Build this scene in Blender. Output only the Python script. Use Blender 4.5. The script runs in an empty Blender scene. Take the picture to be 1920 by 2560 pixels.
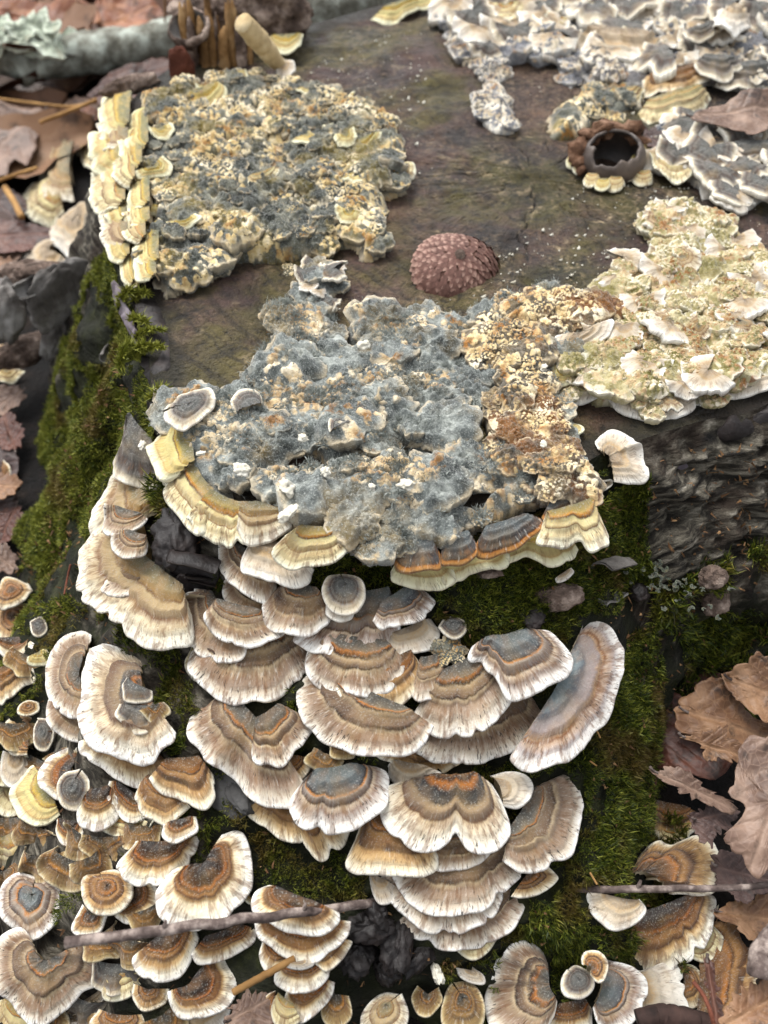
import bpy, math, random
import numpy as np
from mathutils import Vector
from mathutils.bvhtree import BVHTree

# ------------------------------------------------------------------ camera, sky, sun, exposure
scene = bpy.context.scene
col = scene.collection
CM = 0.01                      # all layout below is in centimetres
CAM_Z = 23.5                   # camera height over the ground
PITCH = math.radians(50.0)     # looking down
IW, IH = 1920.0, 2560.0
FPX = IH / 2 / math.tan(math.radians(30.0))
cam_data = bpy.data.cameras.new('camera')
cam = bpy.data.objects.new('camera', cam_data)
col.objects.link(cam)
cam.location = (0, 0, CAM_Z * CM)
cam.rotation_euler = (math.pi / 2 - PITCH, 0, 0)
cam_data.sensor_fit = 'VERTICAL'
cam_data.sensor_height = 36.0
cam_data.sensor_width = 27.0
cam_data.lens = 18.0 / math.tan(math.radians(30.0))
cam_data.clip_start = 0.005
cam_data.clip_end = 200.0
cam_data.dof.use_dof = True
cam_data.dof.focus_distance = 0.212
cam_data.dof.aperture_fstop = 17.0
scene.camera = cam

SUN_EL, SUN_AZ = math.radians(62), math.radians(-35)
world = bpy.data.worlds.new('World')
scene.world = world
world.use_nodes = True
wn = world.node_tree.nodes
wl = world.node_tree.links
wn.clear()
w_out = wn.new('ShaderNodeOutputWorld')
w_bg = wn.new('ShaderNodeBackground')
w_sky = wn.new('ShaderNodeTexSky')
w_sky.sky_type = 'NISHITA'
w_sky.sun_disc = False
w_sky.sun_elevation = SUN_EL
w_sky.sun_rotation = SUN_AZ
w_sky.dust_density = 4.0
w_sky.ozone_density = 0.6
w_sky.air_density = 1.0
w_hsv = wn.new('ShaderNodeHueSaturation')          # an overcast sky is nearly colourless
w_hsv.inputs['Saturation'].default_value = 0.18
wl.new(w_sky.outputs[0], w_hsv.inputs['Color'])
wl.new(w_hsv.outputs[0], w_bg.inputs['Color'])
w_bg.inputs['Strength'].default_value = 0.15
wl.new(w_bg.outputs[0], w_out.inputs['Surface'])

sun_d = bpy.data.lights.new('sun', 'SUN')
sun_d.energy = 1.05
sun_d.angle = math.radians(28)
sun_d.color = (1.0, 0.99, 0.97)
sun = bpy.data.objects.new('sun', sun_d)
col.objects.link(sun)
sd = Vector((math.sin(SUN_AZ) * math.cos(SUN_EL), math.cos(SUN_AZ) * math.cos(SUN_EL), math.sin(SUN_EL)))
sun.rotation_euler = sd.to_track_quat('Z', 'Y').to_euler()
sun.location = sd * 3

scene.view_settings.view_transform = 'Standard'
scene.view_settings.look = 'None'
scene.view_settings.gamma = 1.0
scene.view_settings.use_curve_mapping = False
scene.view_settings.exposure = 1.15
scene.render.engine = 'CYCLES'
scene.cycles.use_denoising = True
scene.cycles.max_bounces = 5
scene.cycles.diffuse_bounces = 3
scene.cycles.glossy_bounces = 2
scene.cycles.transmission_bounces = 2
scene.cycles.transparent_max_bounces = 4

# ------------------------------------------------------------------ small maths
rng = np.random.default_rng(7)
FWD = np.array([0, math.cos(PITCH), -math.sin(PITCH)])
UPV = np.array([0, math.sin(PITCH), math.cos(PITCH)])
RGT = np.array([1.0, 0, 0])
EYE = np.array([0, 0, CAM_Z])

def ray(p):
    """direction of sight through photograph pixel(s) p (1920 x 2560)"""
    p = np.atleast_2d(np.asarray(p, float))
    d = FWD + ((p[:, :1] - IW / 2) / FPX) * RGT + ((IH / 2 - p[:, 1:2]) / FPX) * UPV
    return d / np.linalg.norm(d, axis=1, keepdims=True)

def on_plane(p, q, n):
    d = ray(p)
    t = ((q - EYE) @ n) / (d @ n)
    return EYE + d * t[:, None]

def on_z(p, z):
    return on_plane(p, np.array([0, 0, z]), np.array([0, 0, 1.0]))

Z = 960.0 / 1659.0
OFF = dict(A=(0, 0), B=(960, 0), C=(0, 600), D=(960, 600), E=(0, 1240), F=(960, 1240), G=(0, 1840), H=(960, 1840))
def reg(r, pts):
    """points read off an enlarged part of the photograph -> photograph pixels"""
    pts = np.atleast_2d(np.asarray(pts, float))
    if r == 'T':
        return pts * (1920.0 / 1659.0)
    if r == 'P':
        return pts
    return pts * Z + np.array(OFF[r])

def _h(ix, iy, iz, s):
    n = (ix.astype(np.int64) * 374761393 + iy.astype(np.int64) * 668265263 + iz.astype(np.int64) * 2147483647 + int(s) * 1274126177) & 0xFFFFFFFF
    n = ((n ^ (n >> 13)) * 1274126177) & 0xFFFFFFFF
    n = ((n ^ (n >> 16)) * 2246822519) & 0xFFFFFFFF
    return ((n ^ (n >> 15)) & 0xFFFFFF) / float(0xFFFFFF)

def vnoise(p, s=0):
    """value noise, -1..1; p is (n, 2 or 3)"""
    p = np.asarray(p, float)
    if p.shape[1] == 2:
        p = np.c_[p, np.zeros(len(p))]
    i = np.floor(p)
    f = p - i
    f = f * f * f * (f * (f * 6 - 15) + 10)
    i = i.astype(np.int64)
    r = 0
    for a in (0, 1):
        for b in (0, 1):
            for c in (0, 1):
                w = (f[:, 0] if a else 1 - f[:, 0]) * (f[:, 1] if b else 1 - f[:, 1]) * (f[:, 2] if c else 1 - f[:, 2])
                r = r + w * _h(i[:, 0] + a, i[:, 1] + b, i[:, 2] + c, s)
    return r * 2 - 1

def fbm(p, s=0, o=4, g=0.5):
    p = np.asarray(p, float)
    r, a, t = 0, 1.0, 0.0
    for k in range(o):
        r = r + a * vnoise(p * (2.03 ** k) + 17.3 * k, s + k)
        t += a
        a *= g
    return r / t

def worley(p, cell, s=0):
    """distance to nearest and second nearest jittered cell point (in cells) and the cell's random number; p is (n,2)"""
    q = np.asarray(p, float) / cell
    i = np.floor(q).astype(np.int64)
    d1 = np.full(len(q), 9.0); d2 = np.full(len(q), 9.0); idr = np.zeros(len(q))
    z0 = np.zeros(len(q), np.int64)
    for a in (-1, 0, 1):
        for b in (-1, 0, 1):
            cx, cy = i[:, 0] + a, i[:, 1] + b
            jx = cx + _h(cx, cy, z0, s); jy = cy + _h(cx, cy, z0 + 1, s)
            d = np.hypot(q[:, 0] - jx, q[:, 1] - jy)
            nr = d < d1
            d2 = np.where(nr, d1, np.minimum(d2, d))
            idr = np.where(nr, _h(cx, cy, z0 + 2, s), idr)
            d1 = np.where(nr, d, d1)
    return d1, d2, idr

def smooth(a, b, x):
    t = np.clip((x - a) / (b - a), 0, 1)
    return t * t * (3 - 2 * t)

def spline(pts, n, closed=False):
    """Catmull-Rom through pts, n samples evenly spaced along it"""
    P = np.asarray(pts, float)
    if closed:
        Q = np.vstack([P[-1], P, P[0], P[1]])
    else:
        Q = np.vstack([2 * P[0] - P[1], P, 2 * P[-1] - P[-2]])
    out = []
    for k in range(len(Q) - 3):
        a, b, c, d = Q[k:k + 4]
        t = np.linspace(0, 1, 16, endpoint=False)[:, None]
        out.append(0.5 * ((2 * b) + (c - a) * t + (2 * a - 5 * b + 4 * c - d) * t ** 2 + (3 * b - a - 3 * c + d) * t ** 3))
    out = np.vstack(out + [Q[-2][None]])
    L = np.r_[0, np.cumsum(np.linalg.norm(np.diff(out, axis=0), axis=1))]
    s = np.linspace(0, L[-1], n)
    return np.stack([np.interp(s, L, out[:, k]) for k in range(P.shape[1])], 1)

def srgb(r, g, b, k=0.86):
    f = lambda c: ((c / 255 + 0.055) / 1.055) ** 2.4 if c > 10 else c / 255 / 12.92
    return (f(r) ** 1.22 * k, f(g) ** 1.22 * k, f(b) ** 1.22 * k, 1.0)

# ------------------------------------------------------------------ mesh helpers
def mesh_from(name, V, F, mat, attr=None, normals=None, smooth_=True):
    """V in cm; F list/array of faces; attr: dict name -> (n,4) vertex colours (data, not shade)"""
    me = bpy.data.meshes.new(name)
    V = np.asarray(V, float) * CM
    F = F.tolist() if isinstance(F, np.ndarray) else F
    me.from_pydata(V.tolist(), [], F)
    if smooth_:
        me.polygons.foreach_set('use_smooth', np.ones(len(me.polygons), bool))
    if attr:
        for k, a in attr.items():
            at = me.attributes.new(k, 'FLOAT_COLOR', 'POINT')
            at.data.foreach_set('color', np.ascontiguousarray(a, np.float32).ravel())
    if mat is not None:
        me.materials.append(mat)
    me.update()
    if normals is not None:
        me.normals_split_custom_set_from_vertices(normals.tolist())
    return me

def tris_mesh(name, V, F, mat, attr=None, smooth_=False):
    """fast path for big triangle soups; V (n,3) cm, F (m,3)"""
    me = bpy.data.meshes.new(name)
    nv, nf = len(V), len(F)
    me.vertices.add(nv); me.loops.add(nf * 3); me.polygons.add(nf)
    me.vertices.foreach_set('co', np.ascontiguousarray(V * CM, np.float32).ravel())
    me.loops.foreach_set('vertex_index', np.ascontiguousarray(F, np.int32).ravel())
    me.polygons.foreach_set('loop_start', np.arange(0, nf * 3, 3, dtype=np.int32))
    me.polygons.foreach_set('loop_total', np.full(nf, 3, np.int32))
    if smooth_:
        me.polygons.foreach_set('use_smooth', np.ones(nf, bool))
    if attr:
        for k, a in attr.items():
            at = me.attributes.new(k, 'FLOAT_COLOR', 'POINT')
            at.data.foreach_set('color', np.ascontiguousarray(a, np.float32).ravel())
    me.materials.append(mat)
    me.update(calc_edges=True)
    me.validate()
    return me

def link(name, data, parent=None, loc=None, rot=None, scale=None):
    o = bpy.data.objects.new(name, data)
    col.objects.link(o)
    if parent is not None:
        o.parent = parent
    if loc is not None:
        o.location = [c * CM for c in loc]
    if rot is not None:
        o.rotation_euler = rot
    if scale is not None:
        o.scale = scale if hasattr(scale, '__len__') else (scale,) * 3
    return o

def tag(o, label, cat, group=None, kind=None):
    if label: o['label'] = label
    if cat: o['category'] = cat
    if group: o['group'] = group
    if kind: o['kind'] = kind
    return o

def grid_faces(nu, nk, flip=False):
    """quads of a (nu x nk) vertex grid, index = u*nk + k"""
    u, k = np.meshgrid(np.arange(nu - 1), np.arange(nk - 1), indexing='ij')
    a = (u * nk + k).ravel()
    q = np.stack([a, a + 1, a + nk + 1, a + nk], 1)
    return q[:, ::-1] if flip else q

def vert_normals(V, F):
    V = np.asarray(V); F = np.asarray(F)
    n = np.zeros_like(V)
    fn = np.cross(V[F[:, 2]] - V[F[:, 0]], V[F[:, 3]] - V[F[:, 1]])
    for k in range(4):
        np.add.at(n, F[:, k], fn)
    return n / np.maximum(np.linalg.norm(n, axis=1, keepdims=True), 1e-12)

def tube(path, rad, seg=10, s=0, rough=0.0, caps=True):
    """tube along path (n,3), rad scalar or (n,) -> V,F (quads)"""
    P = np.asarray(path, float); n = len(P)
    R = np.broadcast_to(np.asarray(rad, float), (n,))
    T = np.gradient(P, axis=0); T /= np.linalg.norm(T, axis=1, keepdims=True) + 1e-12
    ref = np.array([0.13, 0.21, 0.97]);
    if abs(T[0] @ ref) > 0.9: ref = np.array([1.0, 0.1, 0])
    A = np.cross(T, ref); A /= np.linalg.norm(A, axis=1, keepdims=True)
    B = np.cross(T, A)
    an = np.linspace(0, 2 * math.pi, seg, endpoint=False)
    V = P[:, None] + (A[:, None] * np.cos(an)[None, :, None] + B[:, None] * np.sin(an)[None, :, None]) * R[:, None, None]
    if rough:
        N = fbm(V.reshape(-1, 3) * 3.0 / max(R.max(), 0.05), s, 3).reshape(n, seg)
        V = P[:, None] + (V - P[:, None]) * (1 + rough * N)[:, :, None]
    V = V.reshape(-1, 3)
    F = []
    for i in range(n - 1):
        for j in range(seg):
            k = (j + 1) % seg
            F.append((i * seg + j, i * seg + k, (i + 1) * seg + k, (i + 1) * seg + j))
    if caps:
        F.append(tuple(range(seg - 1, -1, -1)))
        F.append(tuple((n - 1) * seg + j for j in range(seg)))
    return V, F

# ------------------------------------------------------------------ node helpers
class NT:
    def __init__(self, name):
        self.m = bpy.data.materials.new(name)
        self.m.use_nodes = True
        self.t = self.m.node_tree
        self.n = self.t.nodes
        self.n.clear()
        self.out = self.n.new('ShaderNodeOutputMaterial')
        self.b = self.n.new('ShaderNodeBsdfPrincipled')
        self.t.links.new(self.b.outputs[0], self.out.inputs['Surface'])
        self.b.inputs['Roughness'].default_value = 0.85
        self.b.inputs['Specular IOR Level'].default_value = 0.25
    def set(self, sock, v):
        if isinstance(v, bpy.types.NodeSocket):
            self.t.links.new(v, sock)
        else:
            sock.default_value = v
    def attr(self, name):
        a = self.n.new('ShaderNodeAttribute'); a.attribute_name = name
        return a
    def sep(self, v):
        s = self.n.new('ShaderNodeSeparateColor'); self.set(s.inputs[0], v)
        return s.outputs
    def xyz(self, x, y, z):
        c = self.n.new('ShaderNodeCombineXYZ')
        for k, v in enumerate((x, y, z)): self.set(c.inputs[k], v)
        return c.outputs[0]
    def obj(self):
        return self.n.new('ShaderNodeTexCoord').outputs['Object']
    def pos(self):
        return self.n.new('ShaderNodeNewGeometry').outputs['Position']
    def rand(self):
        return self.n.new('ShaderNodeObjectInfo').outputs['Random']
    def math(self, op, a, b=0.0, c=0.0, clamp=False):
        m = self.n.new('ShaderNodeMath'); m.operation = op; m.use_clamp = clamp
        self.set(m.inputs[0], a); self.set(m.inputs[1], b); self.set(m.inputs[2], c)
        return m.outputs[0]
    def scale(self, v, s):
        m = self.n.new('ShaderNodeVectorMath'); m.operation = 'MULTIPLY'
        self.set(m.inputs[0], v); self.set(m.inputs[1], s if hasattr(s, '__len__') else (s, s, s))
        return m.outputs[0]
    def addv(self, v, w):
        m = self.n.new('ShaderNodeVectorMath'); m.operation = 'ADD'
        self.set(m.inputs[0], v); self.set(m.inputs[1], w)
        return m.outputs[0]
    def noise(self, vec, scale=5.0, detail=3.0, rough=0.55, dist=0.0):
        x = self.n.new('ShaderNodeTexNoise')
        self.set(x.inputs['Vector'], vec)
        self.set(x.inputs['Scale'], scale); x.inputs['Detail'].default_value = detail
        x.inputs['Roughness'].default_value = rough; x.inputs['Distortion'].default_value = dist
        return x.outputs['Fac']
    def voronoi(self, vec, scale=5.0, feat='F1', out='Distance'):
        x = self.n.new('ShaderNodeTexVoronoi'); x.feature = feat
        self.set(x.inputs['Vector'], vec); x.inputs['Scale'].default_value = scale
        return x.outputs[out]
    def ramp(self, fac, stops, interp='LINEAR'):
        r = self.n.new('ShaderNodeValToRGB'); r.color_ramp.interpolation = interp
        el = r.color_ramp.elements
        while len(el) < len(stops): el.new(0.5)
        for e, (p, c) in zip(el, stops):
            e.position = p; e.color = c if hasattr(c, '__len__') else (c, c, c, 1)
        self.set(r.inputs[0], fac)
        return r.outputs[0]
    def rng(self, v, a, b, c=0.0, d=1.0):
        m = self.n.new('ShaderNodeMapRange'); m.interpolation_type = 'SMOOTHSTEP'
        self.set(m.inputs['Value'], v); self.set(m.inputs['From Min'], a); self.set(m.inputs['From Max'], b)
        self.set(m.inputs['To Min'], c); self.set(m.inputs['To Max'], d)
        return m.outputs['Result']
    def mix(self, f, a, b, mode='MIX'):
        m = self.n.new('ShaderNodeMix'); m.data_type = 'RGBA'; m.blend_type = mode
        self.set(m.inputs[0], f); self.set(m.inputs[6], a); self.set(m.inputs[7], b)
        return m.outputs[2]
    def hsv(self, c, h=0.5, s=1.0, v=1.0):
        m = self.n.new('ShaderNodeHueSaturation')
        self.set(m.inputs['Hue'], h); self.set(m.inputs['Saturation'], s); self.set(m.inputs['Value'], v)
        self.set(m.inputs['Color'], c)
        return m.outputs[0]
    def bump(self, h, strength=0.5, dist=0.05, prev=None):
        b = self.n.new('ShaderNodeBump'); b.inputs['Strength'].default_value = strength
        b.inputs['Distance'].default_value = dist * CM
        self.set(b.inputs['Height'], h)
        if prev is not None: self.set(b.inputs['Normal'], prev)
        self.set(self.b.inputs['Normal'], b.outputs[0])
        return b.outputs[0]
    def base(self, c):
        self.set(self.b.inputs['Base Color'], c)
# ------------------------------------------------------------------ materials of the setting
def mat_wood():
    m = NT('weathered_cut_wood')
    p = m.obj()
    att = m.attr('cut')
    at = m.sep(att.outputs['Color'])      # r: distance from pith, g: angle, both of the wood itself
    warp = m.noise(p, 60, 4)
    big = m.noise(p, 22, 5, 0.6)
    c = m.ramp(big, [(0.32, srgb(38, 29, 25)), (0.45, srgb(76, 58, 49)), (0.56, srgb(108, 86, 72)), (0.70, srgb(146, 122, 102))])
    purple = m.rng(m.noise(m.addv(p, (0.3, 0.1, 0)), 18, 4), 0.42, 0.6)
    c = m.mix(m.math('MULTIPLY', purple, 0.6), c, srgb(96, 74, 72))
    olive = m.rng(m.noise(m.addv(p, (1.7, 0.4, 0)), 26, 5, 0.62), 0.43, 0.6)
    c = m.mix(m.math('MULTIPLY', olive, 0.7), c, m.ramp(warp, [(0.3, srgb(60, 62, 24)), (0.7, srgb(118, 112, 50))]))
    pale = m.rng(m.noise(m.addv(p, (0.2, 2.4, 0)), 190, 5, 0.65), 0.56, 0.7)
    palem = m.rng(m.noise(m.addv(p, (3.2, 0.4, 0)), 20, 3), 0.46, 0.62)
    c = m.mix(m.math('MULTIPLY', m.math('MULTIPLY', pale, palem), 0.75), c, srgb(190, 172, 140))
    streak = m.noise(m.xyz(m.math('MULTIPLY', at[1], 160.0), m.math('MULTIPLY', at[0], 6.0), 0.0), 1.0, 4, 0.65)
    c = m.mix(m.rng(streak, 0.46, 0.30, 0, 0.8), c, srgb(26, 21, 17))
    rings = m.noise(m.xyz(m.math('ADD', m.math('MULTIPLY', at[0], 40.0), m.math('MULTIPLY', warp, 4.0)), m.math('MULTIPLY', at[1], 9.0), 0.0), 1.0, 2)
    c = m.mix(m.rng(rings, 0.52, 0.68, 0, 0.55), c, srgb(38, 30, 24))
    dk = m.rng(m.noise(m.addv(p, (5.0, 1.0, 0)), 34, 5, 0.65), 0.53, 0.68)
    c = m.mix(m.math('MULTIPLY', dk, 0.8), c, srgb(36, 29, 26))
    gr = m.noise(p, 480, 4, 0.75)
    gmask = m.rng(m.noise(m.addv(p, (7.0, 3.0, 0)), 28, 3), 0.38, 0.62)
    c = m.mix(m.math('MULTIPLY', m.rng(gr, 0.50, 0.66, 0, 0.45), gmask), c, srgb(172, 152, 126))
    c = m.mix(m.rng(gr, 0.46, 0.34, 0, 0.7), c, srgb(30, 24, 21))
    rimf = m.math('ADD', att.outputs['Alpha'], m.math('MULTIPLY', m.math('SUBTRACT', m.noise(p, 40, 4), .5), .12))
    c = m.mix(m.rng(rimf, 0.90, 0.965, 0, 0.85), c, m.mix(m.noise(p, 110, 3), srgb(20, 18, 15), srgb(48, 46, 26)))     # last ring and bast: nearly black
    c = m.mix(m.rng(at[2], 0.3, 0.8, 0, 0.8), c, srgb(22, 17, 14))
    m.base(c)
    fine = m.noise(p, 700, 4, 0.7)
    h = m.math('ADD', m.math('MULTIPLY', streak, 1.2), m.math('ADD', m.math('MULTIPLY', fine, 0.8), m.math('MULTIPLY', rings, 0.4)))
    m.bump(m.math('ADD', h, m.math('MULTIPLY', gr, 1.6)), 1.0, 0.14)
    m.set(m.b.inputs['Roughness'], m.rng(m.noise(p, 90, 3), 0.35, 0.7, 0.42, 0.85))
    m.b.inputs['Specular IOR Level'].default_value = 0.4
    return m.m

def mat_bark():
    m = NT('grey_fibrous_bark')
    p = m.obj()
    at = m.sep(m.attr('side').outputs['Color'])     # r: angle round the stump, g: way down, b: mossiness
    grain = m.noise(m.xyz(m.math('MULTIPLY', at[0], 7.0), m.math('MULTIPLY', at[1], 42.0), m.math('MULTIPLY', m.noise(p, 40, 2), 2.0)), 1.0, 5, 0.65)
    c = m.ramp(grain, [(0.30, srgb(20, 18, 16)), (0.45, srgb(62, 58, 51)), (0.56, srgb(110, 105, 94)), (0.70, srgb(168, 162, 150))])
    brown = m.rng(m.noise(p, 60, 4), 0.5, 0.65)
    c = m.mix(m.math('MULTIPLY', brown, 0.6), c, srgb(58, 44, 32))
    gn = m.noise(p, 75, 5, 0.65)
    moss = m.rng(m.math('ADD', gn, m.math('MULTIPLY', m.math('SUBTRACT', at[2], 0.5), 0.75)), 0.42, 0.58)
    mc = m.ramp(m.noise(p, 130, 4), [(0.3, srgb(16, 20, 6)), (0.55, srgb(36, 42, 11)), (0.75, srgb(66, 70, 24))])
    c = m.mix(m.math('MULTIPLY', moss, 0.9), c, mc)
    m.base(c)
    h = m.math('ADD', m.math('MULTIPLY', grain, 1.4), m.math('MULTIPLY', m.noise(p, 600, 4, 0.7), 0.7))
    m.bump(h, 1.0, 0.14)
    return m.m

def mat_simple(name, stops, scale=80, bump=0.6, bscale=400, bdist=0.05, rough=0.85, spec=0.25, detail=5):
    m = NT(name)
    p = m.obj()
    f = m.noise(p, scale, detail, 0.6)
    c = m.ramp(f, stops)
    rv = m.rand()
    c = m.hsv(c, 0.5, 1.0, m.math('ADD', m.math('MULTIPLY', rv, 0.3), 0.85))
    m.base(c)
    m.bump(m.math('ADD', m.noise(p, bscale, 4, 0.7), m.math('MULTIPLY', f, 0.5)), bump, bdist)
    m.b.inputs['Roughness'].default_value = rough
    m.b.inputs['Specular IOR Level'].default_value = spec
    return m.m

M = {}
M['wood'] = mat_wood()
M['bark'] = mat_bark()
M['soil'] = mat_simple('dark_leaf_mould', [(0.3, srgb(10, 8, 6)), (0.5, srgb(24, 18, 14)), (0.7, srgb(48, 37, 28))], 120, 1.0, 500, 0.15)
M['dark_bark'] = mat_simple('dark_inner_bark', [(0.3, srgb(24, 20, 19)), (0.55, srgb(48, 40, 38)), (0.75, srgb(78, 66, 62))], 90, 0.8, 500, 0.06, 0.6, 0.4)
M['lilac_bark'] = mat_simple('pale_grey_inner_bark', [(0.3, srgb(84, 76, 78)), (0.5, srgb(126, 118, 124)), (0.7, srgb(168, 160, 164))], 70, 0.8, 400, 0.06)
M['grey_wood'] = mat_simple('weathered_grey_wood', [(0.3, srgb(62, 58, 54)), (0.5, srgb(128, 124, 120)), (0.72, srgb(188, 186, 182))], 50, 0.8, 350, 0.08)
M['twig'] = mat_simple('grey_brown_twig_bark', [(0.34, srgb(70, 60, 56)), (0.5, srgb(112, 100, 95)), (0.66, srgb(170, 158, 150))], 260, 0.8, 900, 0.03)

# ------------------------------------------------------------------ ground
n = 150
gx = np.sign(np.linspace(-1, 1, n)) * np.abs(np.linspace(-1, 1, n)) ** 3.2
GX, GY = np.meshgrid(gx * 2000, gx * 2000 + 18, indexing='ij')
gp = np.c_[GX.ravel(), GY.ravel()]
near = np.exp(-((gp[:, 0]) ** 2 + (gp[:, 1] - 18) ** 2) / 90 ** 2)
GZ = fbm(gp * 0.25, 3, 4) * 0.7 * near + fbm(gp * 0.01, 5, 3) * 6 * (1 - near) - 0.3
me = mesh_from('ground', np.c_[gp, GZ], grid_faces(n, n, True), M['soil'])
ground = tag(link('ground', me), 'dark leaf mould soil around the stump', 'ground', kind='structure')
GBV = BVHTree.FromPolygons([tuple(v) for v in np.c_[gp, GZ]], grid_faces(n, n, True).tolist())

# ------------------------------------------------------------------ the stump
H = 8.0
RIM = reg('T', [(235, 330), (232, 450), (262, 600), (312, 720), (332, 850), (385, 955), (480, 1050), (640, 1115), (850, 1140), (1050, 1110),
                (1210, 1040), (1290, 985), (1390, 948), (1520, 908), (1659, 872), (1900, 720), (2060, 450), (1930, 150), (1520, -60), (1000, -25), (700, 45), (450, 110), (300, 200)])
CEN = np.array([3.5, 26.0])
rim3 = on_z(RIM, H)[:, :2] - CEN
rim_s = spline(rim3, 700, closed=True)
rth = np.degrees(np.arctan2(rim_s[:, 1], rim_s[:, 0])); rrr = np.hypot(rim_s[:, 0], rim_s[:, 1])
o_ = np.argsort(rth); rth, rrr = rth[o_], rrr[o_]
def rim_r(th):
    th = (np.asarray(th) + 180) % 360 - 180
    return np.interp(th, np.r_[rth - 360, rth, rth + 360], np.r_[rrr, rrr, rrr])
FT = np.array([(-180, 4.0), (-165, 4.5), (-150, 5.5), (-138, 7.0), (-126, 9.5), (-114, 10.5), (-104, 11), (-95, 11), (-86, 10.5), (-80.5, 8.5), (-76, 5.2), (-70, 4.2), (-55, 4.0), (-30, 4.0), (0, 3.5), (60, 3), (120, 4), (180, 4.0)])
def foot_off(th):
    th = (np.asarray(th) + 180) % 360 - 180
    return np.interp(th, FT[:, 0], FT[:, 1])
def stump_pt(th, t):
    """point on the flank, th degrees, t 0 (rim) .. 1 (ground)"""
    th = np.asarray(th, float); t = np.asarray(t, float)
    a = np.radians(th)
    thw = (th + 180) % 360 - 180
    R = rim_r(th); Fo = foot_off(th)
    wr = smooth(-80, -73, thw) * (1 - smooth(10, 50, thw))
    z1 = np.interp(t, [0, .03, .10, .30, .62, .85, 1, 1.15], [8, 7.5, 6.9, 5.5, 3.1, 1.3, 0.2, -1.2])
    z2 = np.interp(t, [0, .06, .10, .55, .74, 1, 1.15], [8, 7.2, 7.15, 5.0, 2.3, 0, -1.2])
    z = z1 * (1 - wr) + z2 * wr
    r = R + Fo * t
    P = np.stack([CEN[0] + r * np.cos(a), CEN[1] + r * np.sin(a), z], -1)
    q = P.reshape(-1, 3)
    flat = np.stack([np.cos(a), np.sin(a), np.zeros_like(a) + 0.6], -1).reshape(-1, 3)
    tt = t.reshape(-1); w2 = wr.reshape(-1)
    d = fbm(q * 0.45, 11, 4) * 0.75 + fbm(q * 1.5, 12, 3) * 0.22
    bark = (1 - 2.2 * np.abs(fbm(np.c_[thw.reshape(-1) * 0.16, tt * 8, q[:, 2] * 0.1], 15, 4))) * 0.55 + fbm(q * 3.0, 16, 3) * 0.12
    d = d * (1 - w2 * 0.6) + bark * w2
    d = d * smooth(0.0, 0.08, tt)
    # a cleft down the flank below the grey crust, and one beside the mossy buttress
    for th0, dep, wd in ((-129, 0.9, 3.2), (-143, 0.7, 3.0), (-160, 0.8, 4.0)):
        d = d - dep * np.exp(-((thw.reshape(-1) - th0) / wd) ** 2) * smooth(0.05, 0.25, tt)
    d = d - 1.5 * np.exp(-((thw.reshape(-1) + 97) / 5.0) ** 2) * smooth(0.78, 0.93, tt)
    q = q + flat * d[:, None]
    return q.reshape(P.shape)

NTH, NTT = 620, 90
th = np.linspace(-180, 180, NTH); tt = np.linspace(0, 1.15, NTT) ** 1.15
TH, TT = np.meshgrid(th, tt, indexing='ij')
SV = stump_pt(TH, TT).reshape(-1, 3)
SV[(NTH - 1) * NTT:] = SV[:NTT]
SF = grid_faces(NTH, NTT, True)
thw = TH.ravel()
mossy = 0.25 + 0.75 * smooth(-118, -105, thw) * (1 - smooth(-80, -76, thw)) + 0.62 * (1 - smooth(-140, -120, thw)) * smooth(-178, -165, thw)
mossy = np.where(thw > -76, 0.15 + 0.55 * smooth(0.5, 0.75, TT.ravel()), np.clip(mossy, 0, 1))
sattr = np.stack([thw / 20, TT.ravel(), mossy, np.ones(len(thw))], 1)
stump = tag(link('tree_stump', None, loc=(CEN[0], CEN[1], 0)), 'old mossy sawn tree stump covered with bracket fungi', 'tree stump')
C3 = np.array([CEN[0], CEN[1], 0])
link('bark', mesh_from('bark', SV - C3, SF, M['bark'], {'side': sattr}), stump)
# cut face
NR = 110
rr = np.linspace(0.0, 1, NR)
PITH = np.append(on_z(reg('T', [(1150, 385)]), H)[0][:2] - CEN, 0)
THc, RRc = np.meshgrid(th, rr, indexing='ij')
a = np.radians(THc)
rimx = np.stack([np.cos(a), np.sin(a)], -1) * rim_r(THc)[..., None]
xy = PITH[:2] + (rimx - PITH[:2]) * RRc[..., None]
q = xy.reshape(-1, 2)
pr = np.hypot(q[:, 0] - PITH[0], q[:, 1] - PITH[1]); pa = np.arctan2(q[:, 1] - PITH[1], q[:, 0] - PITH[0])
zc = H + (fbm(q * 0.35, 21, 3) * 0.22 + fbm(q * 1.3, 22, 4) * 0.10 + fbm(np.c_[q[:, 0] * 0.8, q[:, 1] * 3.5], 23, 3) * 0.05) * smooth(1, 0.9, RRc.ravel())
crk = np.zeros(len(q))
for a0, r0, r1, w in [(-0.25, .6, 4.0, .03), (0.7, .9, 2.6, .03), (1.6, .5, 3.4, .03), (2.5, .3, 2.8, .03), (3.05, 1.2, 6, .03), (-2.75, .8, 3.4, .03), (-1.7, .3, 5, .03), (-1.2, 1.5, 4.2, .025), (-0.85, .6, 6, .03), (1.3, 1.6, 3.4, .025)]:
    da = np.angle(np.exp(1j * (pa - a0 - 0.10 * np.sin(pr * 1.3 + a0 * 7) - 0.25 * vnoise(np.c_[pr * 2.2, np.full(len(pr), a0 * 31)], 44) / (pr + .5))))
    crk = np.maximum(crk, np.exp(-((da * pr) / w) ** 2) * smooth(r0, r0 + .4, pr) * smooth(r1, r1 - 1.2, pr))
ringg = np.sin((pr + 0.25 * fbm(q * 0.5, 24, 3)) * 2 * math.pi / 0.55)
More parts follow.
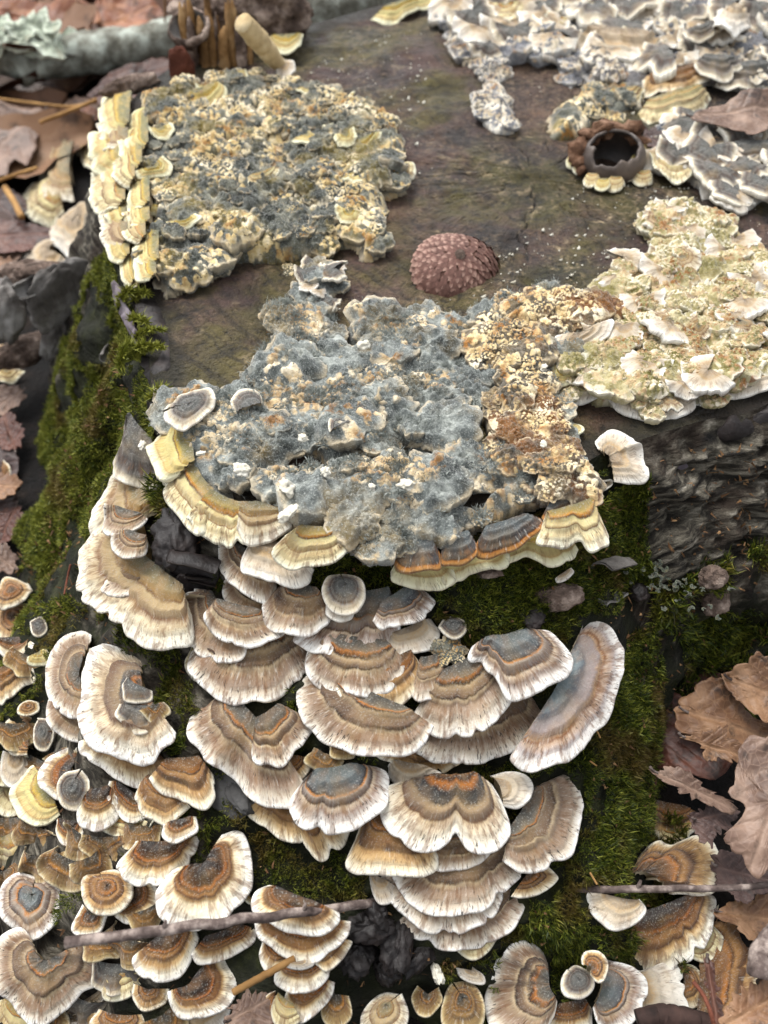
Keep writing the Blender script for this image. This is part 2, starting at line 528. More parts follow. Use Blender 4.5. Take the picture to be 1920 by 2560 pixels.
zc = zc - 0.09 * crk + (0.018 * ringg * (0.4 + fbm(q * .6, 25, 2)) + 0.05 * (1 - np.abs(fbm(np.c_[pa * 9, pr * .6], 26, 3)) * 2) * smooth(.5, 3, pr) * .5) * smooth(1, 0.9, RRc.ravel())
CV = np.c_[q, zc]
cattr = np.stack([pr / 10, (pa / (2 * math.pi)) % 1, crk, RRc.ravel()], 1)
CFc = grid_faces(NTH, NR)
link('cut_face', mesh_from('cut_face', CV, CFc, M['wood'], {'cut': cattr}), stump)
BV = BVHTree.FromPolygons([tuple(v) for v in np.vstack([SV, CV + C3])], np.vstack([SF, CFc + len(SV)]).tolist())

def hit(p):
    """where the line of sight through pixel p meets the stump or the ground"""
    d = Vector(ray(p)[0]); e = Vector(EYE)
    best = None
    for b in (BV, GBV):
        h = b.ray_cast(e, d, 500)
        if h[0] is not None and (best is None or h[3] < best[3]):
            best = h
    return np.array(best[0]), np.array(best[1])

def below(x, y, z=40):
    """height of stump or ground under a place"""
    best = -1.0
    for b in (BV, GBV):
        h = b.ray_cast(Vector((x, y, z)), Vector((0, 0, -1)), 100)
        if h[0] is not None: best = max(best, h[0].z)
    return best

# bark plates and inner bark showing along the rim
def rim_strip(name, t0, t1, w, h, zoff, mat, s, roff=0.0):
    a = np.linspace(t0, t1, 60)
    R = rim_r(a) + roff
    sec = np.array([(-w / 2, 0), (-w / 2, h * .7), (-w * .2, h), (w * .25, h * .95), (w / 2, h * .6), (w / 2, 0)])
    V = []
    for i, (aa, r) in enumerate(zip(a, R)):
        e = min(1, min(i, len(a) - 1 - i) / 5 + .1)
        for j, (u, v) in enumerate(sec):
            nn = vnoise(np.array([[aa * .35, j * 1.7, s]]), s)[0]; n2 = vnoise(np.array([[aa * 1.3, j * 2.7, s]]), s + 1)[0]
            rr_ = r + u * e + nn * w * .35 + n2 * w * .12
            V.append((CEN[0] + rr_ * math.cos(math.radians(aa)), CEN[1] + rr_ * math.sin(math.radians(aa)), zoff + (v * e) * (1 + .35 * nn + .15 * n2)))
    F = grid_faces(60, 6).tolist()
    V = np.array(V) - C3
    return link(name, mesh_from(name, V, F, mat), stump)
rim_strip('inner_bark', -74, -20, 0.30, 0.5, 6.75, M['lilac_bark'], 31, 0.42)
rim_strip('bark_plate', -66, -22, 0.5, 0.95, 7.0, M['dark_bark'], 32, 0.08)
rim_strip('bark_plate', -158, -137, 0.75, 0.5, 7.6, M['dark_bark'], 33, -0.35)
rim_strip('bark_plate', -160, -146, 0.28, 0.6, 7.5, M['lilac_bark'], 34, 0.25)
rim_strip('bark_plate', -136, -124, 0.5, 0.5, 7.6, M['dark_bark'], 35, 0.0)
# ------------------------------------------------------------------ bracket fungi: materials
PAL = {
 'pale': [(0.0, (84, 82, 76)), (0.18, (110, 106, 98)), (0.26, (128, 114, 96)), (0.29, (184, 128, 70)), (0.325, (58, 42, 34)), (0.36, (184, 164, 134)), (0.43, (142, 122, 100)), (0.52, (112, 94, 80)), (0.555, (64, 46, 36)), (0.59, (200, 182, 152)), (0.67, (152, 132, 114)), (0.77, (172, 154, 136)), (0.87, (204, 192, 174)), (0.95, (232, 226, 214)), (1.0, (248, 246, 240))],
 'grey': [(0.0, (104, 108, 102)), (0.28, (124, 130, 130)), (0.38, (98, 100, 102)), (0.43, (60, 54, 52)), (0.465, (186, 132, 74)), (0.50, (168, 156, 142)), (0.58, (130, 118, 112)), (0.635, (74, 56, 48)), (0.67, (196, 180, 158)), (0.76, (158, 140, 128)), (0.86, (212, 202, 192)), (0.93, (242, 239, 232)), (1.0, (250, 249, 244))],
 'cream': [(0.0, (128, 126, 104)), (0.22, (170, 150, 92)), (0.28, (196, 146, 72)), (0.325, (98, 64, 40)), (0.365, (218, 208, 160)), (0.50, (204, 192, 150)), (0.585, (186, 168, 128)), (0.625, (120, 86, 60)), (0.66, (226, 218, 180)), (0.82, (212, 198, 160)), (0.92, (232, 226, 198)), (1.0, (244, 242, 222))],
 'ochre': [(0.0, (66, 62, 54)), (0.2, (88, 82, 72)), (0.34, (120, 92, 54)), (0.42, (168, 122, 62)), (0.48, (84, 60, 40)), (0.56, (150, 120, 78)), (0.68, (118, 96, 68)), (0.78, (160, 138, 98)), (0.90, (186, 166, 124)), (0.96, (222, 206, 168)), (1.0, (236, 226, 196))],
 'ivory': [(0.0, (108, 108, 94)), (0.2, (150, 138, 108)), (0.32, (176, 146, 98)), (0.36, (128, 98, 68)), (0.42, (190, 172, 136)), (0.58, (172, 152, 122)), (0.64, (142, 114, 90)), (0.69, (206, 194, 166)), (0.82, (218, 208, 184)), (1.0, (240, 237, 224))],
 'brown': [(0.0, (62, 56, 52)), (0.14, (92, 86, 82)), (0.26, (66, 52, 42)), (0.36, (104, 72, 44)), (0.42, (166, 108, 50)), (0.47, (84, 54, 34)), (0.53, (158, 118, 74)), (0.59, (112, 80, 56)), (0.66, (196, 166, 120)), (0.74, (232, 218, 186)), (0.86, (244, 238, 220)), (1.0, (251, 249, 242))],
 'tan': [(0.0, (84, 70, 56)), (0.2, (122, 92, 62)), (0.32, (178, 126, 70)), (0.37, (86, 58, 40)), (0.43, (172, 136, 92)), (0.55, (126, 94, 64)), (0.61, (80, 56, 42)), (0.66, (190, 158, 112)), (0.78, (204, 178, 136)), (0.90, (236, 224, 196)), (1.0, (247, 243, 228))],
 'lilac': [(0.0, (120, 132, 134)), (0.22, (140, 150, 152)), (0.30, (110, 116, 122)), (0.36, (152, 144, 140)), (0.50, (158, 146, 142)), (0.56, (190, 158, 122)), (0.60, (140, 100, 70)), (0.64, (184, 162, 140)), (0.78, (186, 176, 172)), (0.90, (222, 218, 212)), (1.0, (242, 240, 234))],
 'dark': [(0.0, (150, 110, 62)), (0.10, (70, 54, 42)), (0.17, (178, 120, 58)), (0.25, (66, 60, 58)), (0.36, (92, 94, 94)), (0.42, (62, 58, 58)), (0.47, (170, 150, 120)), (0.54, (142, 122, 104)), (0.60, (112, 86, 68)), (0.65, (206, 188, 158)), (0.78, (214, 202, 180)), (0.90, (236, 232, 218)), (1.0, (246, 244, 238))],
 'algae': [(0.0, (112, 114, 96)), (0.25, (150, 142, 96)), (0.36, (206, 178, 84)), (0.41, (134, 100, 56)), (0.46, (214, 206, 150)), (0.66, (206, 192, 142)), (0.74, (190, 166, 118)), (0.80, (222, 216, 176)), (1.0, (240, 238, 212))],
 'white': [(0.0, (140, 126, 108)), (0.25, (170, 152, 128)), (0.4, (188, 164, 128)), (0.5, (202, 190, 170)), (0.7, (212, 202, 186)), (0.88, (226, 220, 208)), (1.0, (242, 240, 232))],
 'rustedge': [(0.0, (104, 110, 110)), (0.4, (116, 120, 120)), (0.62, (74, 74, 78)), (0.78, (96, 92, 88)), (0.84, (96, 62, 38)), (0.88, (176, 122, 62)), (0.95, (190, 142, 84)), (1.0, (168, 132, 88))],
 'slate': [(0.0, (92, 92, 90)), (0.3, (116, 116, 112)), (0.45, (88, 84, 80)), (0.56, (124, 120, 114)), (0.66, (86, 78, 74)), (0.74, (142, 138, 132)), (0.85, (196, 186, 166)), (0.93, (232, 224, 204)), (1.0, (242, 238, 226))],
}
def mat_cap(name, pal, streaks=1.0, speck=1.0):
    m = NT(name)
    at = m.attr('fz')
    s = m.sep(at.outputs['Color'])                  # r: how far out, g: way along the rim in cm, b: seed; alpha: radius in cm
    R = at.outputs['Alpha']
    r0, u, seed = s[0], s[1], s[2]
    p = m.obj()
    rc = m.math('MULTIPLY', r0, R)
    wob = m.math('SUBTRACT', m.noise(m.xyz(m.math('MULTIPLY', u, 2.0), m.math('MULTIPLY', rc, 1.5), seed), 1.0, 3), 0.5)
    wob2 = m.math('SUBTRACT', m.noise(m.xyz(m.math('MULTIPLY', u, 26.0), m.math('MULTIPLY', rc, 4.0), seed), 1.0, 2), 0.5)
    r = m.math('ADD', r0, m.math('ADD', m.math('MULTIPLY', wob, 0.13), m.math('MULTIPLY', wob2, 0.05)))
    jit = m.math('MULTIPLY', m.math('SUBTRACT', m.noise(m.xyz(seed, m.math('MULTIPLY', r0, 3.0), 4.2), 1.0, 1), 0.5), 0.42)
    taper = m.math('MULTIPLY', r0, m.math('SUBTRACT', 1.0, r0))
    r = m.math('ADD', r, m.math('MULTIPLY', jit, m.math('MULTIPLY', taper, 4.0)))
    ex = m.math('ADD', 0.72, m.math('MULTIPLY', m.noise(m.xyz(m.math('MULTIPLY', seed, 7.3), 5.0, 1.0), 1.0, 0), 0.62))
    r = m.math('POWER', m.math('MAXIMUM', r, 0.0), ex)
    c = m.ramp(r, [(q, srgb(*k)) for q, k in PAL[pal]])
    fade = m.rng(m.noise(m.xyz(m.math('MULTIPLY', u, 1.1), m.math('MULTIPLY', rc, 2.6), m.math('ADD', seed, 11.0)), 1.0, 3), 0.42, 0.66, 0, 0.6)
    mean_c = [sum(k[i] for _, k in PAL[pal][2:-2]) / max(1, len(PAL[pal][2:-2])) for i in range(3)]
    inner = m.rng(r0, 0.9, 0.74)
    c = m.mix(m.math('MULTIPLY', fade, inner), c, srgb(*mean_c))
    outer = m.rng(r0, 0.42, 0.68)
    fib = m.noise(m.xyz(m.math('MULTIPLY', u, 17.0), m.math('MULTIPLY', rc, 4.5), seed), 1.0, 4, 0.65)
    c = m.mix(m.math('MULTIPLY', m.rng(fib, 0.52, 0.66, 0, 0.5 * streaks), outer), c, srgb(146, 112, 78))
    c = m.mix(m.math('MULTIPLY', m.rng(fib, 0.45, 0.30, 0, 0.35 * streaks), outer), c, srgb(242, 238, 228))
    fib2 = m.noise(m.xyz(m.math('MULTIPLY', u, 6.0), m.math('MULTIPLY', rc, 2.4), m.math('ADD', seed, 3.3)), 1.0, 3, 0.6)
    c = m.mix(m.math('MULTIPLY', m.rng(fib2, 0.5, 0.64, 0, 0.6 * streaks), outer), c, srgb(128, 96, 70))
    sp = m.noise(m.xyz(m.math('MULTIPLY', u, 30.0), m.math('MULTIPLY', rc, 8.0), m.math('ADD', seed, 7.7)), 1.0, 1, 0.5)
    spm = m.rng(m.noise(m.xyz(m.math('MULTIPLY', u, 3.0), m.math('MULTIPLY', rc, 3.0), m.math('ADD', seed, 1.7)), 1.0, 2), 0.4, 0.62)
    c = m.mix(m.math('MULTIPLY', m.math('MULTIPLY', m.rng(sp, 0.62, 0.66, 0, 0.85 * speck), m.rng(r0, 0.5, 0.75)), spm), c, srgb(52, 44, 42))
    # felted grey zone at the base: minute pale hairs
    fz = m.noise(p, 2600, 2, 0.6)
    c = m.mix(m.math('MULTIPLY', m.rng(fz, 0.52, 0.72, 0, 0.55), m.rng(r0, 0.72, 0.35)), c, srgb(178, 178, 172))
    c = m.mix(m.math('MULTIPLY', m.rng(m.noise(p, 55, 4), 0.55, 0.72, 0, 0.3), 1.0), c, srgb(176, 150, 104))
    c = m.hsv(c, 0.5, 1.0, m.math('ADD', 0.9, m.math('MULTIPLY', m.noise(m.xyz(seed, 1.0, 2.0), 3.0, 1), 0.2)))
    m.base(c)
    h = m.math('ADD', m.math('MULTIPLY', fib, 1.1), m.math('ADD', m.math('MULTIPLY', fz, 0.5), m.math('MULTIPLY', fib2, 0.5)))
    m.bump(h, 0.75, 0.045)
    m.b.inputs['Roughness'].default_value = 0.88
    m.b.inputs['Specular IOR Level'].default_value = 0.18
    m.b.inputs['Sheen Weight'].default_value = 0.15
    return m.m
for k in PAL:
    M['cap_' + k] = mat_cap('fungus_cap_' + k, k, 1.0 if k not in ('slate', 'white', 'algae') else 0.5, 1.0 if k in ('pale', 'grey', 'lilac', 'cream', 'dark') else 0.6)
M['pores'] = mat_simple('cream_pore_surface', [(0.3, srgb(176, 156, 122)), (0.7, srgb(226, 214, 188))], 300, 0.5, 2500, 0.02)

# ------------------------------------------------------------------ bracket fungi: shape
N_BR = [0]
KEEP = []                       # where caps are, so that no moss grows through them
def bracket(base, outline, pal='pale', label=None, group=None, tilt=12, lift=0.0, wav=1.0, up=0.0, N=76, dome=1.0, name='bracket_fungus',
            thick=1.0, plane=None, K=24, grow_=1.10, cat='bracket fungus'):
    """a shelf fungus: base and rim are read off the photograph and stand in one tilted plane through
    the place where the base meets the stump; from there the cap gets its doming, zones, thickness and underside"""
    N_BR[0] += 1
    s = N_BR[0]
    base = np.atleast_2d(base); outline = np.atleast_2d(outline)
    if len(base) == 1 and plane is None:
        outline = base + (outline - base) * grow_
    if plane is None:
        B, bn = hit(base.mean(0))
        B = B - ray(base.mean(0))[0] * lift
    else:
        B = on_z(base.mean(0)[None], plane)[0]
    n_ = np.array([0, 0, 1.0])
    for _ in range(2):
        M0 = on_plane(outline, B, n_)
        o = M0.mean(0) - B; o[2] = 0; L = np.linalg.norm(o); o = o / max(L, 1e-6)
        ti = math.radians(tilt)
        n_ = np.array([0, 0, math.cos(ti)]) + o * math.sin(ti)
    M0 = on_plane(outline, B, n_)
    closed = False
    if len(base) == 1:
        ang = np.unwrap(np.arctan2(M0[:, 1] - B[1], M0[:, 0] - B[0]))
        closed = abs(ang[-1] - ang[0]) > math.radians(262) and np.all(np.abs(np.diff(ang)) < 2.2)
        if closed: M0 = np.vstack([M0, M0[:1]])
    M3 = spline(M0, N)
    # keep the rim out of the wood
    for i in range(N):
        zs = below(M3[i, 0], M3[i, 1], 14)
        dz = zs + 0.12 - M3[i, 2]
        if dz > 0:
            d = EYE - M3[i]; d /= np.linalg.norm(d)
            M3[i] += d * min(dz / max(d[2], 0.3), 1.6)
    ker = np.array([1, 2, 3, 2, 1.0]); ker /= ker.sum()
    for k in range(3):
        pad = np.r_[[M3[0, k]] * 2, M3[:, k], [M3[-1, k]] * 2]
        M3[:, k] = np.convolve(pad, ker, 'valid')
    arc = np.r_[0, np.cumsum(np.linalg.norm(np.diff(M3, axis=0), axis=1))]
    Bb = on_plane(base, B, n_)
    if len(Bb) > 1:
        I0 = spline(Bb, N)
    elif closed:
        I0 = np.repeat(Bb, N, 0)
    else:                                            # the cap springs from a short line, not a point
        e0, e1 = M0[0], M0[-1]
        uu_ = np.linspace(0, 1, N)[:, None]
        fac = 0.5 if abs(ang[-1] - ang[0]) < math.radians(195) else 0.16
        I0 = Bb[0] + fac * ((e0 - (e0 + e1) / 2) * (1 - uu_) + (e1 - (e0 + e1) / 2) * uu_)
    Rm = np.linalg.norm(M3 - I0, axis=1); R = max(np.mean(Rm), 0.15)
    uu = np.linspace(0, 1, N)
    ends = np.ones(N) if closed else smooth(0, 0.10, np.minimum(uu, 1 - uu))
    # rim: broad lobes, fine scallops and teeth
    lob = fbm(np.c_[arc * 0.9 / max(R, .5), np.full(N, s * 3.7)], s, 2) * 0.065 + vnoise(np.c_[arc * 2.6, np.full(N, s * 1.3)], s + 5) * 0.034 + vnoise(np.c_[arc * 7, np.full(N, s * 2.3)], s + 9) * 0.009
    Rn = np.random.default_rng(900 + s)
    for _ in range(Rn.integers(0, 4) if R > .7 else 0):                # clefts and chips in the rim
        lob = lob - Rn.uniform(.03, .11) * np.exp(-((arc - Rn.uniform(.1, .9) * arc[-1]) / Rn.uniform(.05, .16)) ** 2)
    lob = lob + Rn.uniform(.0, .03) * np.sin(arc * Rn.uniform(2.2, 4.5) + Rn.uniform(0, 6))
    dirv = (M3 - I0) / np.maximum(Rm, 1e-6)[:, None]
    M3 = M3 + dirv * (lob * min(R, 2.2) * wav * ends)[:, None]
    rk = np.r_[np.linspace(0.03, 0.8, K - 8), np.linspace(0.84, 1.0, 8)]
    r = rk[None, :]; Rc = np.minimum(R, 2.2)
    U = uu[:, None] * np.ones_like(r)
    a2 = arc[:, None] * np.ones_like(r)
    P = I0[:, None] + (M3 - I0)[:, None] * r[..., None]
    q = np.c_[a2.ravel(), (r * Rm[:, None]).ravel()]
    jit = (vnoise(np.c_[q[:, 0] * 0.8, np.full(len(q), s * 9.1)], s + 2) * 0.03).reshape(P.shape[:2])
    terr = 0
    for rb, rw in ((0.31, 1.0), (0.56, 1.0), (0.80, 0.45)):
        terr = terr + rw * (-smooth(rb - 0.02, rb + 0.03, r + jit) * 0.042 + 0.045 * np.exp(-((r + jit - rb + 0.025) / 0.035) ** 2))
    wavy = vnoise(np.c_[q[:, 0] * 1.1 / max(R * .6, .4), q[:, 1] * 0.3], s + 3).reshape(P.shape[:2]) * 0.17 * r ** 2 \
        + vnoise(np.c_[q[:, 0] * 3.0, q[:, 1] * 0.5], s + 4).reshape(P.shape[:2]) * 0.050 * r ** 1.5
    fine = fbm(np.c_[q[:, 0] * 9, q[:, 1] * 2.2], s + 6, 2).reshape(P.shape[:2]) * 0.010 * r
    felt = fbm(q * 4.0, s + 8, 3).reshape(P.shape[:2]) * 0.028 * (1 - r)
    h = Rc * (0.09 * dome * (1 - r ** 2) + terr + wavy * wav + fine + felt - 0.05 * r ** 6 * dome)
    h = h + up * Rc * r ** 2
    top = P + n_ * h[..., None]
    th_ = (0.05 + 0.075 * Rc * (1 - r) ** 0.8 + 0.02 * Rc) * thick * (0.35 + 0.65 * ends[:, None])
    back = np.maximum(0, 1 - r / 0.30) ** 2 * np.ones((N, 1))
    grow = ray(base.mean(0))[0] * 0.6 - np.array([0, 0, 0.4])         # the root of the cap runs back into the wood
    bot = top - n_ * th_[..., None] + grow * (back * (0.25 + lift * 1.15))[..., None]
    bot = bot - dirv[:, None] * (0.03 * (r > .97))[..., None]
    edge = (top[:, -1] * .45 + bot[:, -1] * .55) + dirv * 0.035
    # one closed loop per radial line: top (K), edge (1), underside (K)
    G = np.concatenate([top, edge[:, None], bot[:, ::-1]], 1)
    nk = G.shape[1]
    V = G.reshape(-1, 3)
    Fa = grid_faces(N, nk, True)
    if np.mean(np.cross(V[Fa[:50, 1]] - V[Fa[:50, 0]], V[Fa[:50, 2]] - V[Fa[:50, 0]]) @ n_) < 0:
        Fa = Fa[:, ::-1]
    NR_ = vert_normals(V, Fa)
    rr_ = np.concatenate([np.broadcast_to(r, top.shape[:2]), np.ones((N, 1)), np.broadcast_to(r, top.shape[:2])[:, ::-1]], 1)
    at = np.stack([rr_.ravel(), np.repeat(arc, nk), np.full(N * nk, (s * 0.37) % 10), np.full(N * nk, min(R, 3.0))], 1)
    org = B.copy()
    root = link(name, None, loc=org)
    tag(root, label, cat, group)
    km = int(np.searchsorted(rk, 0.84))
    kface = np.tile(np.arange(nk - 1), N - 1)
    def part(nm, sel, mat, par):
        f = Fa[sel]
        ids = np.unique(f)
        mp = np.zeros(len(V), int); mp[ids] = np.arange(len(ids))
        return link(nm, mesh_from(nm, V[ids] - org, mp[f], mat, {'fz': at[ids]}, NR_[ids]), par)
    mat = M['cap_' + pal]
    cap_o = part('cap', kface < km, mat, root)
    part('margin', (kface >= km) & (kface <= K + 1), mat, cap_o)
    part('pore_surface', kface > K + 1, M['pores'], root)
    KEEP.append(top.reshape(-1, 3)); KEEP.append(bot.reshape(-1, 3))
    return root
# ------------------------------------------------------------------ the brackets, one by one
def b(r, base, out, pal, label, group=None, **k):
    base = base if isinstance(base, list) else [base]
    return bracket(reg(r, base), reg(r, out), pal, label, group, **k)

# flank of the stump beside the grey crust
b('C', (610, 800), [(545, 775), (512, 850), (492, 930), (476, 985), (520, 1012), (600, 1036), (675, 1030), (700, 960)], 'slate', 'upright charcoal felted bracket with a thin mauve rim beside the mossy bark', lift=.6, tilt=25)
b('C', (650, 1080), [(520, 1010), (455, 1060), (412, 1150), (398, 1240), (420, 1300), (490, 1316), (560, 1250), (620, 1190), (665, 1155)], 'ivory', 'cream bracket with a narrow orange ring under the charcoal felted bracket', lift=.45, tilt=20)
b('E', (690, 300), [(420, 150), (360, 210), (343, 300), (350, 400), (420, 465), (500, 520), (545, 580), (640, 613), (740, 597), (800, 568), (800, 470)], 'ivory', 'broad cream-yellow bracket with a pale speckled rim, lowest on the mossy flank', lift=.1)
b('E', (650, 270), [(480, 190), (412, 230), (404, 290), (430, 352), (480, 392), (545, 405), (620, 390), (720, 363)], 'pale', 'thin pointed brownish bracket lying on the broad cream-yellow bracket', lift=2.5, wav=1.4)
b('E', (600, 160), [(500, 150), (485, 195), (505, 232), (545, 255), (610, 236), (628, 190)], 'pale', 'small mauve-brown bracket above the thin pointed brownish bracket', lift=2.9)
# main tiers under the grey crust
b('E', (1100, 250), [(960, 205), (944, 260), (960, 322), (1010, 372), (1080, 412), (1148, 436), (1176, 412), (1182, 350)], 'pale', 'ear-shaped pale brown bracket with a dark inner line under the crust', lift=.35)
b('E', (1180, 190), [(1085, 200), (1052, 258), (1060, 302), (1120, 326), (1200, 356), (1280, 369), (1325, 342), (1338, 285)], 'white', 'cream wavy-edged bracket tucked under the curled orange-topped bracket', lift=.6)
b('E', (1375, 130), [(1250, 160), (1195, 225), (1206, 266), (1260, 291), (1340, 281), (1420, 266), (1480, 241), (1527, 210), (1490, 175)], 'cream', 'curled bracket with an orange back edge hanging under the grey crust', lift=.9, tilt=18)
b('E', (1110, 380), [(985, 362), (967, 402), (985, 452), (1040, 500), (1100, 525), (1150, 516), (1180, 440)], 'pale', 'small tan bracket between the ear-shaped one and the big grey-brown tiers', lift=.1)
b('E', (965, 480), [(900, 402), (850, 405), (800, 427), (778, 490), (786, 562), (830, 632), (900, 672), (970, 686), (1040, 666), (1056, 632)], 'pale', 'pale ear-shaped bracket with wide white margin beside black curled bark', lift=.45)
b('E', (1020, 465), [(920, 455), (894, 496), (905, 552), (960, 602), (1050, 621), (1140, 611), (1206, 576), (1190, 520)], 'pale', 'pale bracket lying on the ear-shaped one with wide white margin', lift=.75)
b('E', (1310, 380), [(1200, 398), (1150, 440), (1141, 490), (1170, 546), (1250, 573), (1330, 561), (1400, 512), (1416, 462)], 'pale', 'fawn bracket with one dark brown zone line next to the round grey button', lift=.5)
b('E', (1590, 410), [(1370, 520), (1295, 575), (1332, 611), (1420, 641), (1500, 661), (1560, 641), (1622, 656), (1690, 600), (1712, 530), (1700, 470)], 'grey', 'blue-grey zoned bracket with lilac rim below the round grey button', lift=.45)
b('E', (1495, 385), [(1470, 332), (1425, 345), (1398, 392), (1406, 442), (1440, 482), (1518, 492), (1556, 442), (1562, 375), (1525, 345)], 'slate', 'round grey felted button bracket with a tan rim', lift=1.1, tilt=14, dome=1.6)
b('E', (1475, 450), [(1414, 455), (1414, 502), (1460, 529), (1514, 517), (1524, 480)], 'white', 'white tongue peeping out under the round grey button', lift=.95)
b('F', (45, 420), [(-40, 520), (0, 560), (70, 547), (135, 530), (182, 500), (212, 470), (220, 440), (190, 415), (150, 395)], 'grey', 'grey zoned bracket with white lip next to the bare moss patch', lift=.6)
b('F', (100, 565), [(10, 600), (18, 650), (60, 676), (120, 669), (180, 651), (225, 602), (232, 570), (195, 522)], 'white', 'small white fan with a dusty centre at the edge of the moss', lift=.5)
b('E', (1110, 560), [(840, 640), (834, 692), (860, 752), (920, 822), (1010, 856), (1095, 832), (1112, 838), (1180, 836), (1270, 776), (1312, 710), (1342, 620)], 'pale', 'broad pale bracket with a red speck on its rim', lift=.15)
b('E', (850, 690), [(828, 652), (800, 700), (806, 742), (845, 786), (872, 780)], 'cream', 'sliver of cream bracket behind the broad one with a red speck')
b('E', (1560, 610), [(1350, 640), (1327, 690), (1350, 752), (1420, 802), (1500, 831), (1600, 836), (1680, 806), (1722, 756), (1730, 690)], 'pale', 'pale tier with two brown looped zone lines under the blue-grey one', lift=.35)
b('E', (1690, 700), [(1470, 812), (1500, 852), (1560, 886), (1620, 896), (1700, 886), (1770, 840), (1808, 780), (1812, 730), (1780, 690)], 'tan', 'short brown tier with dark felt squeezed between two pale tiers', lift=.3)
b('F', (190, 690), [(140, 740), (122, 805), (128, 850), (160, 872), (220, 852), (282, 812), (284, 780), (255, 715)], 'pale', 'narrow pale bracket with an orange line beside orange-yellow knobs', lift=.45)
b('F', (330, 710), [(180, 860), (146, 900), (150, 930), (190, 972), (260, 997), (340, 999), (420, 972), (490, 922), (532, 872), (534, 832), (500, 770), (450, 705)], 'pale', 'large pale bracket with dark grey felt base and orange ring', lift=.55)
b('F', (520, 595), [(405, 625), (387, 665), (395, 692), (440, 722), (500, 790), (535, 851), (590, 854), (660, 827), (720, 792), (772, 742), (791, 670), (760, 632), (700, 580), (640, 580)], 'grey', 'smooth wide bracket with grey felt crown capped by a tuft of moss', lift=.75)
b('F', (745, 795), [(640, 1030), (566, 1088), (600, 1122), (660, 1136), (740, 1121), (800, 1116), (868, 1066), (896, 1000), (960, 930), (1002, 840), (1022, 740), (1016, 640), (982, 560), (930, 519), (878, 542), (830, 630)], 'lilac', 'tall two-lobed bracket with blue-grey centre standing out over green moss', lift=.35)
b('E', (1620, 850), [(1400, 755), (1312, 775), (1289, 830), (1300, 892), (1340, 972), (1400, 1032), (1490, 1077), (1560, 1097), (1640, 1101), (1720, 1091), (1810, 1050), (1850, 970)], 'pale', 'big wide shelf with grey-brown zones and white fringe, left half of a double tier'.replace('left half of a double tier', 'joined to the amber-zoned shelf'), lift=.15)
b('F', (390, 830), [(170, 1010), (150, 1060), (165, 1092), (240, 1116), (330, 1121), (430, 1106), (530, 1076), (612, 1032), (662, 986), (682, 940), (664, 890), (630, 842)], 'pale', 'big amber-zoned shelf with white fringe under the dark felt bracket', lift=.1)
b('F', (140, 1060), [(-60, 1080), (0, 1120), (80, 1162), (160, 1196), (240, 1181), (310, 1151), (345, 1118)], 'tan', 'thin tan tier showing below the double shelf')
b('F', (110, 1150), [(30, 1150), (24, 1192), (50, 1232), (90, 1256), (140, 1251), (190, 1226), (237, 1188)], 'white', 'small white two-lobed bracket above the rust-centred one', lift=.2)
# lower tiers
b('E', (1090, 930), [(1000, 880), (900, 874), (850, 920), (844, 1000), (880, 1092), (950, 1152), (1010, 1190), (1060, 1256), (1130, 1292), (1190, 1308), (1250, 1299), (1292, 1262), (1290, 1200)], 'pale', 'large wavy bracket with a small fan growing on its top', lift=.15, wav=1.3)
b('E', (1150, 930), [(1100, 1040), (1089, 1100), (1110, 1132), (1160, 1143), (1222, 1126), (1282, 1072), (1328, 1000), (1322, 955), (1270, 925)], 'pale', 'small fan with rusty zones growing on the large wavy bracket', lift=.6)
b('G', (1220, 90), [(1135, 115), (1150, 170), (1230, 191), (1290, 181), (1326, 132), (1322, 90)], 'tan', 'short brown shelf under the small rusty-zoned fan', lift=.4)
b('G', (1440, 130), [(1340, 170), (1285, 230), (1272, 272), (1280, 312), (1322, 356), (1400, 386), (1500, 386), (1570, 346), (1640, 291), (1668, 230), (1655, 150), (1600, 130)], 'grey', 'white-fringed fan with grey felt base between wavy and rust-centred brackets', lift=.55)
b('G', (1250, 240), [(1100, 235), (1072, 290), (1120, 352), (1200, 412), (1300, 446), (1350, 502), (1390, 511), (1450, 452), (1488, 390)], 'tan', 'brown streaked shelf ending in a pale pointed lobe over the moss', lift=.05, wav=1.4)
b('H', (300, 160), [(150, 205), (40, 205), (8, 255), (30, 350), (80, 422), (150, 467), (230, 462), (285, 425), (305, 390), (335, 422), (380, 461), (450, 462), (502, 432), (530, 382), (512, 320), (492, 265), (450, 190)], 'dark', 'rust-centred bracket with charcoal ring and two white lobes', lift=.7, wav=.8)
b('H', (495, 225), [(465, 170), (540, 156), (602, 170), (632, 212), (622, 262), (580, 297), (515, 290)], 'white', 'small white fan growing upward from the rust-centred bracket', lift=.8, tilt=5)
b('H', (580, 320), [(700, 200), (755, 172), (795, 164), (832, 212), (847, 290), (832, 390), (792, 462), (730, 522), (650, 562), (585, 567), (530, 500)], 'pale', 'round bracket with dark green-grey eye beside the rust-centred one', lift=.45)
b('H', (40, 320), [(-95, 330), (-110, 420), (-152, 530), (-130, 562), (-70, 572), (0, 577), (70, 582), (150, 586), (217, 545), (215, 470)], 'tan', 'rusty brown tier with square white lobes beneath the rust-centred bracket', lift=.35, wav=1.3)
b('H', (330, 390), [(210, 500), (225, 542), (300, 562), (370, 552), (432, 512), (465, 460)], 'pale', 'thin fringed tier filling the gap below the two white lobes', lift=.4)
b('H', (345, 460), [(110, 530), (60, 562), (70, 602), (110, 672), (180, 717), (270, 739), (370, 737), (460, 702), (530, 647), (582, 582), (590, 530), (540, 460)], 'pale', 'large shelf with dark brown inner band, third from the bottom of its pile', lift=.25)
